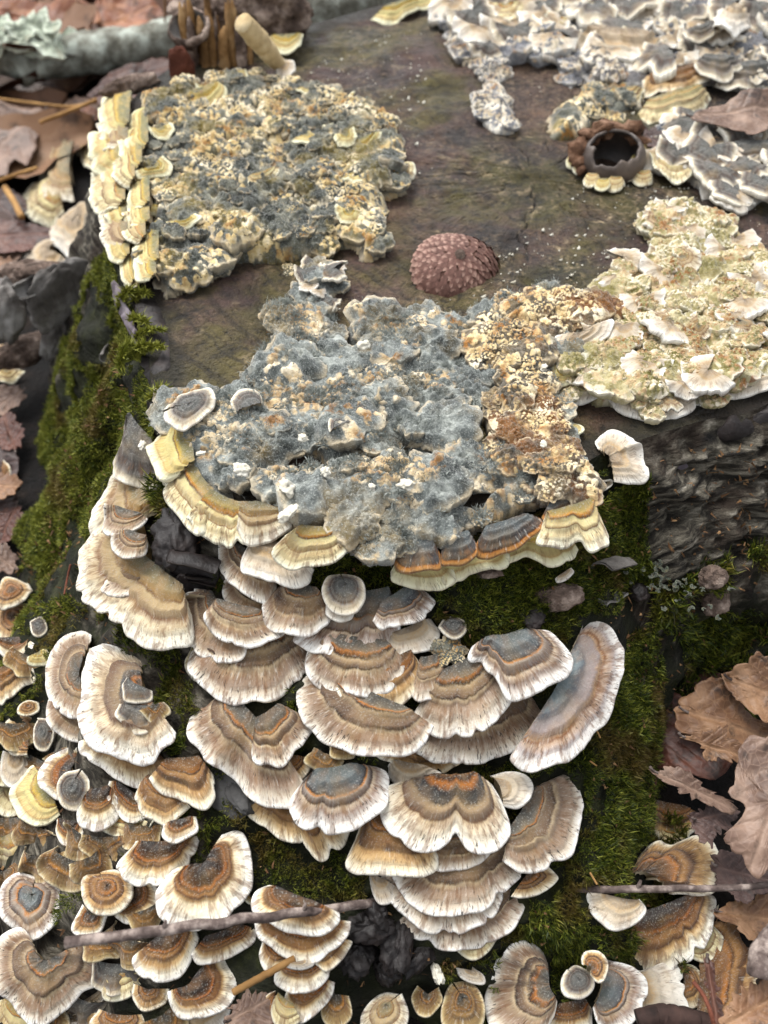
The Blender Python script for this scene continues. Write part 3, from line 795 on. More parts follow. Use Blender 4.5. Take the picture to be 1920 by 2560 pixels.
b('H', (610, 600), [(620, 568), (690, 558), (742, 600), (737, 622), (690, 662), (620, 686), (555, 682)], 'tan', 'small brown bracket sticking out over the twig end', lift=.2)
b('H', (250, 590), [(-20, 540), (-5, 600), (10, 642), (50, 712), (120, 782), (200, 827), (300, 837), (400, 802), (470, 752), (494, 690), (480, 640)], 'pale', 'brown-banded shelf, second from the bottom of its pile', lift=.1)
b('H', (330, 680), [(90, 730), (85, 775), (100, 810), (150, 862), (230, 897), (310, 907), (400, 897), (500, 852), (562, 782), (587, 700), (580, 660)], 'pale', 'lowest pale shelf of the pile above the dark hollow', lift=.05)
b('H', (395, 850), [(310, 905), (360, 946), (400, 951), (450, 916), (482, 870)], 'cream', 'tiny cream bracket below the lowest shelf of the pile')
b('G', (1625, 600), [(1598, 590), (1610, 660), (1640, 715), (1690, 700), (1700, 640)], 'white', 'pale vertical flap between the square-lobed tier and the twig')
# group on the moss below, and the group by the leaves
b('H', (725, 1080), [(708, 985), (690, 940), (625, 896), (560, 920), (500, 982), (478, 1050), (459, 1120), (465, 1192), (500, 1245), (600, 1290), (690, 1260), (735, 1190), (745, 1130)], 'pale', 'large upright bracket with brown button centre, joined to grey lumps', lift=.7)
b('H', (890, 1000), [(866, 985), (862, 955), (880, 933), (930, 933), (966, 980), (952, 1040), (922, 1056), (895, 1025)], 'tan', 'small cupped brown bracket perched on the grey lumps', lift=1.2)
b('H', (840, 1055), [(800, 1010), (775, 1060), (790, 1110), (850, 1120), (900, 1090), (905, 1040), (870, 1000), (830, 990)], 'slate', 'knobbly grey lump joining several brackets in a clump', lift=1.0, dome=2.0)
b('H', (930, 1085), [(950, 970), (1040, 990), (1110, 1050), (1127, 1110), (1102, 1180), (1062, 1232), (980, 1246), (925, 1220), (905, 1160)], 'grey', 'ringed bracket with dark grey heart next to the white plain bracket', lift=.75)
b('H', (1040, 1090), [(1080, 1015), (1150, 1000), (1230, 974), (1277, 1030), (1302, 1120), (1287, 1192), (1200, 1207), (1100, 1205)], 'white', 'plain white square-ended bracket with amber stains', lift=.4)
b('H', (810, 1140), [(705, 1225), (720, 1260), (780, 1275), (830, 1262), (890, 1246), (898, 1180)], 'brown', 'small brown-centred bracket under the grey lumps', lift=.4)
b('H', (1040, 700), [(905, 670), (888, 690), (895, 732), (930, 782), (990, 817), (1050, 811), (1100, 786), (1124, 740), (1095, 700)], 'white', 'white small bracket with rusty middle lying on the big dark-banded one', lift=1.3)
b('H', (1175, 730), [(960, 820), (898, 850), (915, 902), (970, 962), (1060, 1002), (1150, 1017), (1240, 987), (1330, 932), (1392, 862), (1432, 770), (1438, 700), (1390, 675)], 'brown', 'big dark-banded bracket with cream rim crossed by the twig', lift=.8, thick=1.4)
b('H', (1340, 860), [(1430, 815), (1462, 870), (1442, 932), (1390, 963), (1330, 945)], 'cream', 'cream lobe showing beneath the big dark-banded bracket', lift=.45)
b('H', (1110, 600), [(1040, 600), (1100, 530), (1150, 475), (1195, 453), (1250, 462), (1300, 440), (1370, 429), (1442, 500), (1447, 560), (1412, 640), (1372, 667), (1300, 655), (1250, 650)], 'tan', 'amber brown ringed bracket half covered by dead leaves', lift=.5)
b('H', (1225, 285), [(1115, 285), (1110, 330), (1125, 365), (1165, 402), (1212, 432), (1282, 417), (1342, 395), (1365, 340)], 'tan', 'brown bracket with pale wavy lip under the red-brown leaf', lift=.4)
b('H', (1250, 395), [(1190, 410), (1205, 450), (1260, 468), (1310, 440), (1325, 405)], 'cream', 'cream underlip below the brown wavy bracket', lift=.15)
b('H', (1340, 1070), [(1410, 800), (1440, 755), (1500, 709), (1570, 725), (1622, 790), (1657, 860), (1652, 960), (1642, 1080), (1600, 1200), (1500, 1250), (1400, 1245)], 'tan', 'very large amber bracket with a dark ring line by the broken stick', lift=.2, thick=1.4)
b('H', (1290, 1040), [(1262, 1000), (1310, 985), (1360, 1010), (1385, 1080), (1360, 1150), (1300, 1170)], 'tan', 'small amber bracket beside the very large one', lift=.3)
# far side of the lower flank
b('E', (355, 770), [(390, 640), (378, 600), (340, 576), (280, 600), (220, 662), (194, 740), (205, 832), (250, 892), (330, 932), (372, 905)], 'pale', 'tall narrow ridged bracket standing behind the dark-hearted one', lift=.25)
b('E', (350, 740), [(388, 665), (340, 660), (300, 690), (262, 750), (255, 810), (290, 860), (350, 880)], 'tan', 'inner grey-brown layer of the tall narrow ridged bracket', lift=.75)
b('E', (340, 890), [(215, 850), (204, 940), (240, 1002), (300, 1032), (365, 1037)], 'pale', 'small grey-brown bracket below the tall narrow ridged one', lift=.1)
b('E', (640, 850), [(600, 690), (560, 662), (500, 640), (430, 633), (380, 680), (345, 770), (352, 860), (335, 922), (370, 1002), (430, 1062), (520, 1102), (620, 1097), (690, 1062), (735, 1025), (735, 985)], 'dark', 'large yellowish bracket with black lumpy heart over the mossy flank', lift=.6)
b('G', (560, 20), [(362, 20), (362, 55), (385, 92), (460, 142), (530, 182), (590, 202), (660, 187), (735, 130)], 'brown', 'brown tier below the large black-hearted bracket', lift=.3)
b('G', (790, 90), [(655, 170), (700, 222), (770, 252), (830, 282), (880, 290), (912, 230), (905, 150)], 'tan', 'dull brown mottled bracket by a grey bark chip', lift=.25)
b('G', (700, 190), [(605, 200), (588, 270), (620, 322), (690, 362), (750, 337), (805, 288)], 'tan', 'small brown crescent bracket under the mottled one', lift=.25)
b('G', (565, 230), [(480, 195), (472, 250), (482, 292), (520, 342), (560, 364), (605, 352), (645, 325)], 'brown', 'dark-zoned crescent bracket with cream back edge', lift=.35)
b('G', (540, 330), [(432, 385), (500, 426), (550, 438), (612, 402), (658, 355)], 'cream', 'thin cream tier under the dark-zoned crescent', lift=.05)
b('G', (430, 220), [(360, 270), (330, 320), (345, 367), (400, 387), (460, 372), (500, 322), (500, 240)], 'brown', 'orange-brown little bracket next to the dark-zoned crescent', lift=.3)
b('G', (310, 160), [(342, 80), (322, 52), (280, 44), (220, 80), (180, 140), (177, 200), (220, 247), (262, 252)], 'brown', 'white-rimmed round bracket with orange zones', lift=.4)
b('G', (312, 215), [(345, 150), (285, 160), (255, 200), (250, 245), (272, 292), (330, 306), (368, 262), (375, 195)], 'slate', 'dark grey cupped bracket over the white-rimmed round one', lift=.75)
b('G', (215, 230), [(150, 132), (110, 150), (70, 190), (54, 260), (80, 332), (140, 367), (200, 362), (252, 325)], 'algae', 'greenish yellow crescent bracket with wavy lip', lift=.3)
b('G', (100, 170), [(125, 110), (62, 58), (0, 80), (-40, 170), (-20, 280), (40, 332), (90, 320)], 'cream', 'pale cream bracket behind the greenish yellow crescent', lift=.1)
b('G', (292, 360), [(245, 355), (238, 400), (260, 445), (292, 460), (340, 441), (360, 375)], 'brown', 'tiny cup bracket with grey heart and cream rim', lift=.3)
b('G', (700, 450), [(590, 445), (560, 492), (514, 545), (540, 602), (600, 630), (690, 617), (760, 582), (820, 502), (840, 425)], 'brown', 'white-bordered brown bracket below a small button', lift=.4)
b('G', (785, 355), [(710, 375), (704, 425), (750, 452), (800, 432), (847, 402), (835, 345)], 'brown', 'small button bracket with white edge', lift=.75)
b('G', (880, 540), [(760, 560), (695, 640), (688, 702), (710, 762), (780, 797), (880, 807), (960, 792), (1022, 722), (1052, 640), (1067, 540), (1052, 460), (1000, 419), (940, 435)], 'brown', 'large dark brown ringed bracket with broad white margin', lift=.55)
b('G', (560, 690), [(620, 620), (650, 630), (677, 680), (657, 742), (600, 782), (550, 797), (500, 765)], 'brown', 'white-edged bracket with black zone beside the ochre one', lift=.35)
b('G', (470, 650), [(420, 580), (375, 595), (357, 650), (370, 722), (430, 762), (510, 742), (558, 690), (545, 610), (500, 580)], 'tan', 'ochre yellow knobbly bracket in the crowded clump', lift=.7, dome=1.8)
b('G', (150, 690), [(150, 605), (100, 595), (50, 600), (0, 660), (-20, 740), (30, 802), (120, 862), (205, 812), (245, 710), (242, 640)], 'grey', 'grey knobbly rosette bracket with cream lip', lift=.5, dome=1.6)
b('G', (205, 960), [(140, 880), (90, 828), (30, 850), (-30, 930), (-20, 1060), (40, 1142), (80, 1182), (130, 1237), (200, 1222), (262, 1162), (330, 1092), (400, 1062), (442, 980), (457, 900), (440, 840)], 'pale', 'large horseshoe bracket around a dark grey hollow', lift=.5)
b('G', (400, 770), [(360, 730), (314, 815), (340, 852), (420, 842), (455, 760)], 'brown', 'cream-lipped bracket with orange-brown band above the twig end', lift=.45)
b('G', (720, 850), [(650, 925), (577, 945), (590, 1012), (660, 1037), (750, 1022), (802, 962), (838, 880), (830, 840)], 'brown', 'thick white crescent bracket under the twig', lift=.35)
b('G', (965, 835), [(835, 930), (860, 967), (930, 957), (1010, 932), (1072, 892), (1100, 835)], 'brown', 'dark amber bracket hidden under the twig', lift=.1)
b('G', (810, 1070), [(925, 930), (945, 925), (972, 970), (1007, 1060), (982, 1150), (920, 1192), (850, 1207), (780, 1192), (740, 1132), (733, 1095)], 'brown', 'upright fan with dark root and white edge below the thick white crescent', lift=.6)
b('G', (850, 1170), [(728, 1200), (760, 1290), (850, 1310), (940, 1252), (984, 1180)], 'white', 'cream bracket beneath the upright fan', lift=.2)
b('G', (520, 985), [(450, 1030), (443, 1110), (470, 1132), (550, 1112), (612, 1062), (624, 1025)], 'cream', 'flat cream band bracket beside the horseshoe', lift=.15)
b('G', (380, 1130), [(450, 1110), (420, 1170), (360, 1215), (300, 1240), (240, 1244)], 'white', 'narrow pale edge of a bracket below the horseshoe', lift=.05)
b('G', (80, 1160), [(10, 1140), (-10, 1200), (30, 1290), (130, 1300), (180, 1250)], 'cream', 'cream bracket tucked beneath the horseshoe', lift=.1)
b('G', (520, 1200), [(430, 1180), (400, 1240), (450, 1310), (550, 1320), (620, 1260), (600, 1200)], 'tan', 'dim tan bracket low between horseshoe and upright fan', lift=.1)
b('G', (640, 1090), [(580, 1070), (575, 1130), (620, 1180), (700, 1150), (720, 1090)], 'tan', 'dull ochre bracket in shade beside the upright fan', lift=.1)
# narrow pile by the twig
b('G', (1280, 680), [(1180, 645), (1120, 660), (1101, 700), (1115, 755), (1180, 802), (1280, 842), (1380, 847), (1442, 802), (1445, 750)], 'brown', 'topmost cream-rimmed bracket of the narrow pile behind the twig', lift=.85)
b('G', (1300, 790), [(1115, 800), (1125, 850), (1150, 880), (1220, 932), (1320, 962), (1420, 922), (1480, 852), (1495, 795)], 'brown', 'second bracket of the narrow pile, dark-banded with white edge', lift=.55)
b('G', (1210, 880), [(1140, 865), (1128, 940), (1160, 1007), (1220, 1002), (1285, 950)], 'brown', 'pale curved bracket at the side of the narrow pile', lift=.35)
b('G', (1395, 890), [(1500, 880), (1512, 893), (1470, 952), (1410, 1002), (1365, 975)], 'tan', 'thin tan tip jutting from the narrow pile', lift=.3)
b('G', (1310, 955), [(1205, 1000), (1198, 1060), (1260, 1097), (1340, 1087), (1402, 1042), (1414, 985)], 'brown', 'third bracket of the narrow pile with a white knob', lift=.5)
b('G', (1330, 1050), [(1245, 1100), (1238, 1160), (1290, 1232), (1360, 1192), (1422, 1112), (1434, 1060)], 'brown', 'fourth bracket of the narrow pile, tilted and plain', lift=.3)
b('G', (1235, 1130), [(1185, 1135), (1174, 1180), (1190, 1235), (1235, 1262), (1295, 1220)], 'cream', 'cream shell-shaped bracket at the foot of the narrow pile', lift=.3)
b('G', (1190, 1160), [(1190, 1105), (1145, 1130), (1125, 1200), (1130, 1280), (1180, 1290)], 'tan', 'tan flap beside the cream shell-shaped bracket', lift=.1)
b('G', (1280, 975), [(1240, 965), (1245, 990), (1300, 1005), (1350, 985), (1345, 960)], 'white', 'white knob between tiers of the narrow pile', lift=1.0, dome=2)
b('G', (1080, 690), [(1085, 645), (1060, 660), (1058, 695), (1075, 715), (1100, 712)], 'cream', 'small cream hook beside the narrow pile', lift=.2)
# edge clump on the moss
b('E', (60, 420), [(130, 400), (95, 360), (40, 344), (0, 370), (-40, 440), (10, 470), (80, 450)], 'tan', 'tan humped bracket, topmost of the blurred moss-side clump', lift=.9, dome=2)
b('E', (60, 530), [(130, 500), (100, 455), (50, 445), (0, 470), (-30, 540), (10, 600), (60, 612), (110, 570)], 'tan', 'round ringed bracket in the blurred moss-side clump', lift=.7, dome=1.6)
b('E', (50, 610), [(-30, 640), (20, 690), (80, 695), (120, 660), (137, 630)], 'brown', 'brown tier under the round ringed bracket', lift=.3)
b('E', (30, 730), [(-40, 800), (0, 885), (50, 850), (90, 805), (142, 790), (130, 740)], 'tan', 'thin-edged pale bracket at the base of the blurred clump', lift=.3)
b('E', (160, 560), [(130, 540), (140, 590), (170, 600), (200, 570), (180, 525)], 'slate', 'little grey-brown knob beside the round ringed bracket', lift=.2)
b('E', (135, 1040), [(140, 960), (80, 938), (35, 975), (15, 1040), (50, 1102), (115, 1105)], 'tan', 'cream-brown bracket with dark hollow at its side', lift=.35)
b('E', (120, 905), [(160, 890), (120, 885), (85, 905), (80, 935), (120, 945), (160, 925)], 'tan', 'small tan button above the bracket with dark hollow', lift=.3)
b('E', (185, 1010), [(160, 965), (140, 1010), (155, 1080), (200, 1090), (222, 1020), (205, 970)], 'slate', 'black-grey hollow bracket beside the cream-brown one', lift=.45)
b('E', (70, 1120), [(20, 1100), (0, 1160), (20, 1230), (80, 1245), (125, 1180), (110, 1110)], 'white', 'white bracket stacked over the pale cream one', lift=.35)
SMALL = [  # filling the crowded clump at the foot: place in the enlarged photograph, size, palette, words that single it out
 (40, 390, 80, 'ochre', 'ruffled orange-brown bracket below the pale cream one'), (150, 395, 75, 'ochre', 'yellow-lipped brown bracket beside the tiny cup'), (40, 460, 85, 'cream', 'cream ruffle under the orange-brown ruffled bracket'),
 (180, 535, 75, 'ochre', 'ochre ruffle above the grey knobbly rosette'), (300, 560, 95, 'ochre', 'ruffled plum-centred rosette in the middle of the crowded clump'),
 (390, 545, 75, 'ochre', 'olive-tan rosette beside the plum-centred one'), (450, 460, 75, 'ochre', 'upright tan lobe behind the ochre knobbly bracket'),
 (360, 450, 75, 'ochre', 'felted olive lobe between upright tan lobe and tiny cup'), (20, 600, 60, 'ochre', 'brown edge bracket above the grey knobbly rosette'),
 (610, 410, 65, 'ochre', 'dim reddish bracket behind the white-bordered brown one'), 
 (550, 890, 85, 'ochre', 'reddish brown bracket behind the twig'), (190, 1250, 80, 'ochre', 'tan bracket beneath the front of the horseshoe'), (310, 1215, 70, 'ochre', 'brown-zoned bracket below the horseshoe tip'),
 (430, 900, 60, 'ochre', 'shaded tan bracket under the twig end'),
 (640, 760, 65, 'ochre', 'plum-brown leafy bracket above the twig'), 
 (500, 1010, 80, 'slate', 'dark olive bracket in shade above the flat cream band'), (330, 1150, 90, 'slate', 'shadowed grey bracket inside the horseshoe curve'), (700, 1230, 80, 'ochre', 'brown-striped bracket low under the upright fan')]
for k_, (x, y, r_, p_, lab) in enumerate(SMALL):
    r_ = r_ * 1.3
    an = np.radians(np.linspace(205 + 35 * math.sin(k_ * 2.1), -25 + 35 * math.sin(k_ * 2.1), 8))
    jj = 1 + 0.13 * np.sin(np.arange(8) * 2.3 + k_)
    b('G', (x, y - r_ * .3), [(x + r_ * math.cos(t) * j, y + r_ * math.sin(t) * j * .9) for t, j in zip(an, jj)], p_, lab, None, lift=.15 + .2 * (k_ % 3), tilt=4 + 34 * abs(math.sin(k_ * 1.7)), N=60, K=20, dome=.6 + 1.6 * abs(math.cos(k_ * 2.9)), wav=2.4)
for k_, (x, y, r_, p_, lab) in enumerate([(60, 1010, 90, 'ochre', 'ruffled tan bracket behind the cream-brown one'), (150, 1150, 80, 'ochre', 'brown ruffle under the black-grey hollow bracket'), (250, 1120, 60, 'ochre', 'tan ruffle on the moss beside the brown one'),
                                          (40, 1180, 80, 'cream', 'cream ruffle next to the stacked white bracket'), (100, 700, 70, 'ochre', 'ochre flap beside the thin-edged pale bracket'), (165, 690, 45, 'algae', 'yellowish flap on the moss by the blurred clump'),
                                          (600, 930, 85, 'slate', 'black lump growing on the dark-hearted bracket'), (590, 830, 65, 'slate', 'brown button on the dark-hearted bracket'), (670, 920, 55, 'ochre', 'little ruffle at the corner of the dark-hearted bracket'),
                                          (1480, 1080, 55, 'ochre', 'rusty knob between the wavy bracket and the double shelf'), (1400, 1130, 70, 'ochre', 'rusty ruffle above the white-fringed fan'), (1330, 1180, 50, 'slate', 'brown-grey ruffle beside the rusty one')]):
    an = np.radians(np.linspace(205 + 35 * math.sin(k_ * 2.1), -25 + 35 * math.sin(k_ * 2.1), 8))
    jj = 1 + 0.13 * np.sin(np.arange(8) * 2.3 + k_)
    b('E', (x, y - r_ * .3), [(x + r_ * math.cos(t) * j, y + r_ * math.sin(t) * j * .9) for t, j in zip(an, jj)], p_, lab, None, lift=(.95 if 'dark-hearted' in lab else .2), N=60, K=20, dome=1.6, wav=1.8)

b('E', (560, 60), [(470, 40), (440, 90), (450, 140), (510, 160), (590, 140), (630, 90)], 'pale', 'streaked ivory bracket between the orange-ringed and mauve-brown ones', lift=2.3, wav=1.5)
b('G', (1450, 1110), [(1420, 1070), (1390, 1140), (1400, 1220), (1460, 1250), (1510, 1200), (1500, 1120)], 'ochre', 'amber bracket in the dark hollow beside the narrow pile', lift=.2, dome=1.6)
b('H', (10, 1160), [(60, 1120), (10, 1110), (-50, 1150), (-90, 1220), (-60, 1290), (30, 1280), (90, 1220)], 'ivory', 'tall folded cream bracket in the dark hollow', lift=.5, dome=1.6, wav=1.6)
b('H', (190, 1110), [(150, 1080), (125, 1130), (150, 1190), (200, 1200), (245, 1140), (230, 1085)], 'ochre', 'rusty little bracket between the folded cream one and the brown knob', lift=.4)
b('H', (340, 1130), [(300, 1070), (270, 1110), (255, 1180), (280, 1260), (400, 1260), (430, 1170), (400, 1090), (350, 1062)], 'ochre', 'brown knobbly bracket at the edge of the dark hollow', lift=.5, dome=2)
b('H', (375, 1010), [(320, 1000), (330, 1035), (380, 1062), (430, 1065), (425, 1030), (380, 1000)], 'white', 'small white-edged scrap below the pile over the dark hollow', lift=.3)
# ------------------------------------------------------------------ felted crusts
def mat_crust(name, cols, crumbs, crumb_amt=0.5, stain=(150, 130, 78), stain_amt=0.6, hair=(186, 190, 186), tip=(222, 206, 176)):
    m = NT(name)
    at = m.sep(m.attr('cr').outputs['Color'])       # r: knob of the crust or not, g: random number of the lump, b: frill at a free edge
    p = m.pos()
    big = m.noise(p, 55, 4, 0.6)
    c = m.ramp(m.noise(p, 150, 4, 0.6), [(0.30, srgb(*cols[0])), (0.5, srgb(*cols[1])), (0.68, srgb(*cols[2]))])
    c = m.mix(m.math('MULTIPLY', m.rng(big, 0.48, 0.66), stain_amt), c, m.mix(m.noise(p, 300, 3), srgb(*stain), srgb(stain[0] * .7, stain[1] * .62, stain[2] * .5)))
    hr = m.noise(p, 2400, 2, 0.65)
    c = m.mix(m.rng(hr, 0.5, 0.75, 0, 0.55), c, srgb(*hair))
    zone = m.rng(m.noise(m.addv(p, (0.5, 0.9, 0.1)), 60, 4), 0.60 - 0.2 * crumb_amt, 0.68 - 0.2 * crumb_amt)
    k = m.math('MULTIPLY', zone, m.rng(m.math('ADD', at[0], m.math('MULTIPLY', m.math('SUBTRACT', m.noise(p, 230, 3), 0.5), 1.5)), 0.36, 0.6))
    cc = m.ramp(m.noise(p, 130, 4, 0.6), [(0.36, srgb(*crumbs[0])), (0.50, srgb(*crumbs[1])), (0.64, srgb(*crumbs[2]))])
    c = m.mix(k, c, cc)
    pit = m.rng(m.noise(p, 900, 2), 0.62, 0.7)
    c = m.mix(m.math('MULTIPLY', m.math('MULTIPLY', pit, k), 0.8), c, srgb(46, 42, 40))
    c = m.mix(m.math('MULTIPLY', at[2], 0.6), c, srgb(*tip))
    m.base(c)
    h = m.math('ADD', m.math('MULTIPLY', m.noise(p, 900, 3, 0.7), 1.0), m.math('MULTIPLY', hr, 0.6))
    m.bump(h, 0.8, 0.06)
    m.b.inputs['Roughness'].default_value = 0.92
    m.b.inputs['Specular IOR Level'].default_value = 0.15
    m.b.inputs['Sheen Weight'].default_value = 0.25
    return m.m
M['crust_grey'] = mat_crust('grey_green_felted_crust', [(74, 78, 77), (126, 131, 128), (180, 184, 178)], [(158, 122, 80), (212, 192, 156), (240, 230, 208)], 0.5, (166, 146, 90), 0.6, (208, 211, 206))
M['crust_rust'] = mat_crust('pitted_cream_rust_crust', [(56, 54, 50), (108, 100, 86), (146, 128, 96)], [(172, 128, 74), (228, 208, 164), (246, 238, 216)], 1.0, (164, 116, 56), 0.8, (176, 174, 164))
M['crust_left'] = mat_crust('crumbly_cream_grey_crust', [(54, 56, 52), (98, 100, 92), (152, 150, 134)], [(168, 128, 70), (220, 200, 152), (244, 234, 210)], 0.75, (172, 158, 84), 0.8)
M['crust_cream'] = mat_crust('cream_green_crust', [(122, 118, 70), (172, 162, 118), (206, 196, 162)], [(156, 116, 70), (208, 190, 154), (236, 230, 210)], 1.15, (140, 136, 66), 0.8, (214, 208, 186), (242, 238, 224))
M['crust_slate'] = mat_crust('slate_white_crust', [(72, 74, 80), (112, 114, 120), (158, 158, 160)], [(160, 126, 86), (208, 196, 172), (236, 230, 216)], 1.0, (140, 124, 96), 0.5, (200, 202, 206), (240, 236, 226))
M['fuzz'] = mat_simple('pale_fungus_hairs', [(0.3, srgb(120, 126, 122)), (0.6, srgb(176, 180, 174)), (0.8, srgb(206, 206, 196))], 60, 0.0, 400, 0.01)

def in_poly(P, poly):
    x, y = P[:, 0], P[:, 1]
    r = np.zeros(len(P), bool)
    j = len(poly) - 1
    for i in range(len(poly)):
        xi, yi = poly[i]; xj, yj = poly[j]
        c = ((yi > y) != (yj > y)) & (x < (xj - xi) * (y - yi) / (yj - yi + 1e-12) + xi)
        r ^= c
        j = i
    return r
def poly_dist(P, poly):
    d = np.full(len(P), 1e9)
    for i in range(len(poly)):
        a_, b_ = poly[i - 1], poly[i]
        e = b_ - a_
        t = np.clip(((P - a_) @ e) / (e @ e + 1e-12), 0, 1)
        d = np.minimum(d, np.linalg.norm(P - a_ - t[:, None] * e, axis=1))
    return d

# shared lump shapes, about one centimetre in radius
BLOBS = {}
def blobs(mat, nv=10):
    if mat in BLOBS: return BLOBS[mat]
    out = []
    for v in range(nv):
        N, K = 64, 18
        s = 300 + v * 11
        a = np.linspace(0, 2 * math.pi, N, endpoint=False)
        ring = 1 + 0.22 * fbm(np.c_[np.cos(a) * 1.3, np.sin(a) * 1.3], s, 2) + 0.16 * vnoise(np.c_[np.cos(a) * 3.5, np.sin(a) * 3.5], s + 3) + 0.06 * vnoise(np.c_[np.cos(a) * 9, np.sin(a) * 9], s + 4)
        rk = np.linspace(0.0, 1, K) ** 0.8
        X = ring[:, None] * rk[None] * np.cos(a)[:, None]; Y = ring[:, None] * rk[None] * np.sin(a)[:, None]
        q = np.c_[X.ravel(), Y.ravel()]
        d1, d2, idr = worley(q + 50 + v * 7, 0.30, s)
        knob = np.clip(1 - d1 * 1.25, 0, 1)
        e = 1 - np.repeat(rk[None], N, 0).ravel()
        f1, f2, idf = worley(q + 90 + v * 3, 0.13, s + 1)
        h = 0.22 * smooth(0, .5, e) + 0.17 * knob * smooth(0.02, .25, e) * (.4 + idr) + 0.10 * np.clip(1 - f1 * 1.2, 0, 1) * (.3 + idf) * smooth(0, .15, e) + 0.16 * fbm(q * 2.2, s + 6, 4)
        frill = np.exp(-((e - 0.03) / 0.09) ** 2)
        h = h + 0.10 * frill * (0.5 + fbm(np.c_[q * 3.0], s + 7, 2)) + 0.02
        top = np.c_[q, h]
        low = np.c_[np.stack([ring * .8 * np.cos(a), ring * .8 * np.sin(a)], 1), np.full(N, -0.35)]
        V = np.vstack([top, low])
        F = []
        for i in range(N):
            j = (i + 1) % N
            for k in range(K - 1):
                F.append((i * K + k, i * K + k + 1, j * K + k + 1, j * K + k))
            F.append((i * K + K - 1, N * K + i, N * K + j, j * K + K - 1))
        at = np.stack([np.r_[knob, np.zeros(N)], np.r_[idr, np.zeros(N)], np.r_[frill * (0.2 + 0.8 * (vnoise(q * 2, s + 8) > 0)), np.zeros(N)], np.ones(len(V))], 1)
        out.append(mesh_from('lump', V, F, M[mat], {'cr': at}))
    BLOBS[mat] = out
    return out

FANS = {}
def fans(pal, nv=7):
    if pal in FANS: return FANS[pal]
    out = []
    for v in range(nv):
        N, K, s = 34, 12, 700 + v * 13
        a = np.radians(np.linspace(-200 - 15 * (v % 3), 20 + 15 * (v % 2), N))
        arc = np.linspace(0, 3.6, N)
        ring = 1 + 0.25 * fbm(np.c_[arc * 0.9, np.full(N, v * 4.1)], s, 2) + 0.13 * vnoise(np.c_[arc * 2.6, np.full(N, v * 2.1)], s + 1) + 0.05 * vnoise(np.c_[arc * 8, np.full(N, 1.0)], s + 2)
        rk = np.r_[np.linspace(0.04, 0.85, K - 4), 0.9, 0.95, 0.98, 1.0]
        r = rk[None]
        X = ring[:, None] * r * np.cos(a)[:, None]; Y = ring[:, None] * r * np.sin(a)[:, None]
        A2 = np.repeat(arc[:, None], K, 1)
        wob = vnoise(np.c_[(A2 * 1.5).ravel(), (r * np.ones_like(A2) * .7).ravel()], s + 3).reshape(N, K) * 0.24 * r ** 1.6 + vnoise(np.c_[(A2 * 4.2).ravel(), (r * np.ones_like(A2)).ravel()], s + 5).reshape(N, K) * 0.08 * r
        h = 0.18 * (1 - r ** 2) + wob + fbm(np.c_[X.ravel() * 3, Y.ravel() * 3], s + 4, 3).reshape(N, K) * 0.07
        top = np.stack([X, Y, h], -1)
        bot = top - np.array([0, 0, 1]) * (0.15 + 0.25 * (1 - r) ** 2)[..., None]
        G = np.concatenate([top, bot[:, ::-1]], 1)
        nk = G.shape[1]; V = G.reshape(-1, 3)
        F = grid_faces(N, nk)
        rr_ = np.concatenate([r * np.ones((N, 1)), r[:, ::-1] * np.ones((N, 1))], 1)
        at = np.stack([rr_.ravel(), np.repeat(arc, nk), np.full(N * nk, v * 1.7 + .3), np.full(N * nk, 0.8)], 1)
        out.append(mesh_from('lobe', V, F, M['cap_' + pal], {'fz': at}))
    FANS[pal] = out
    return out

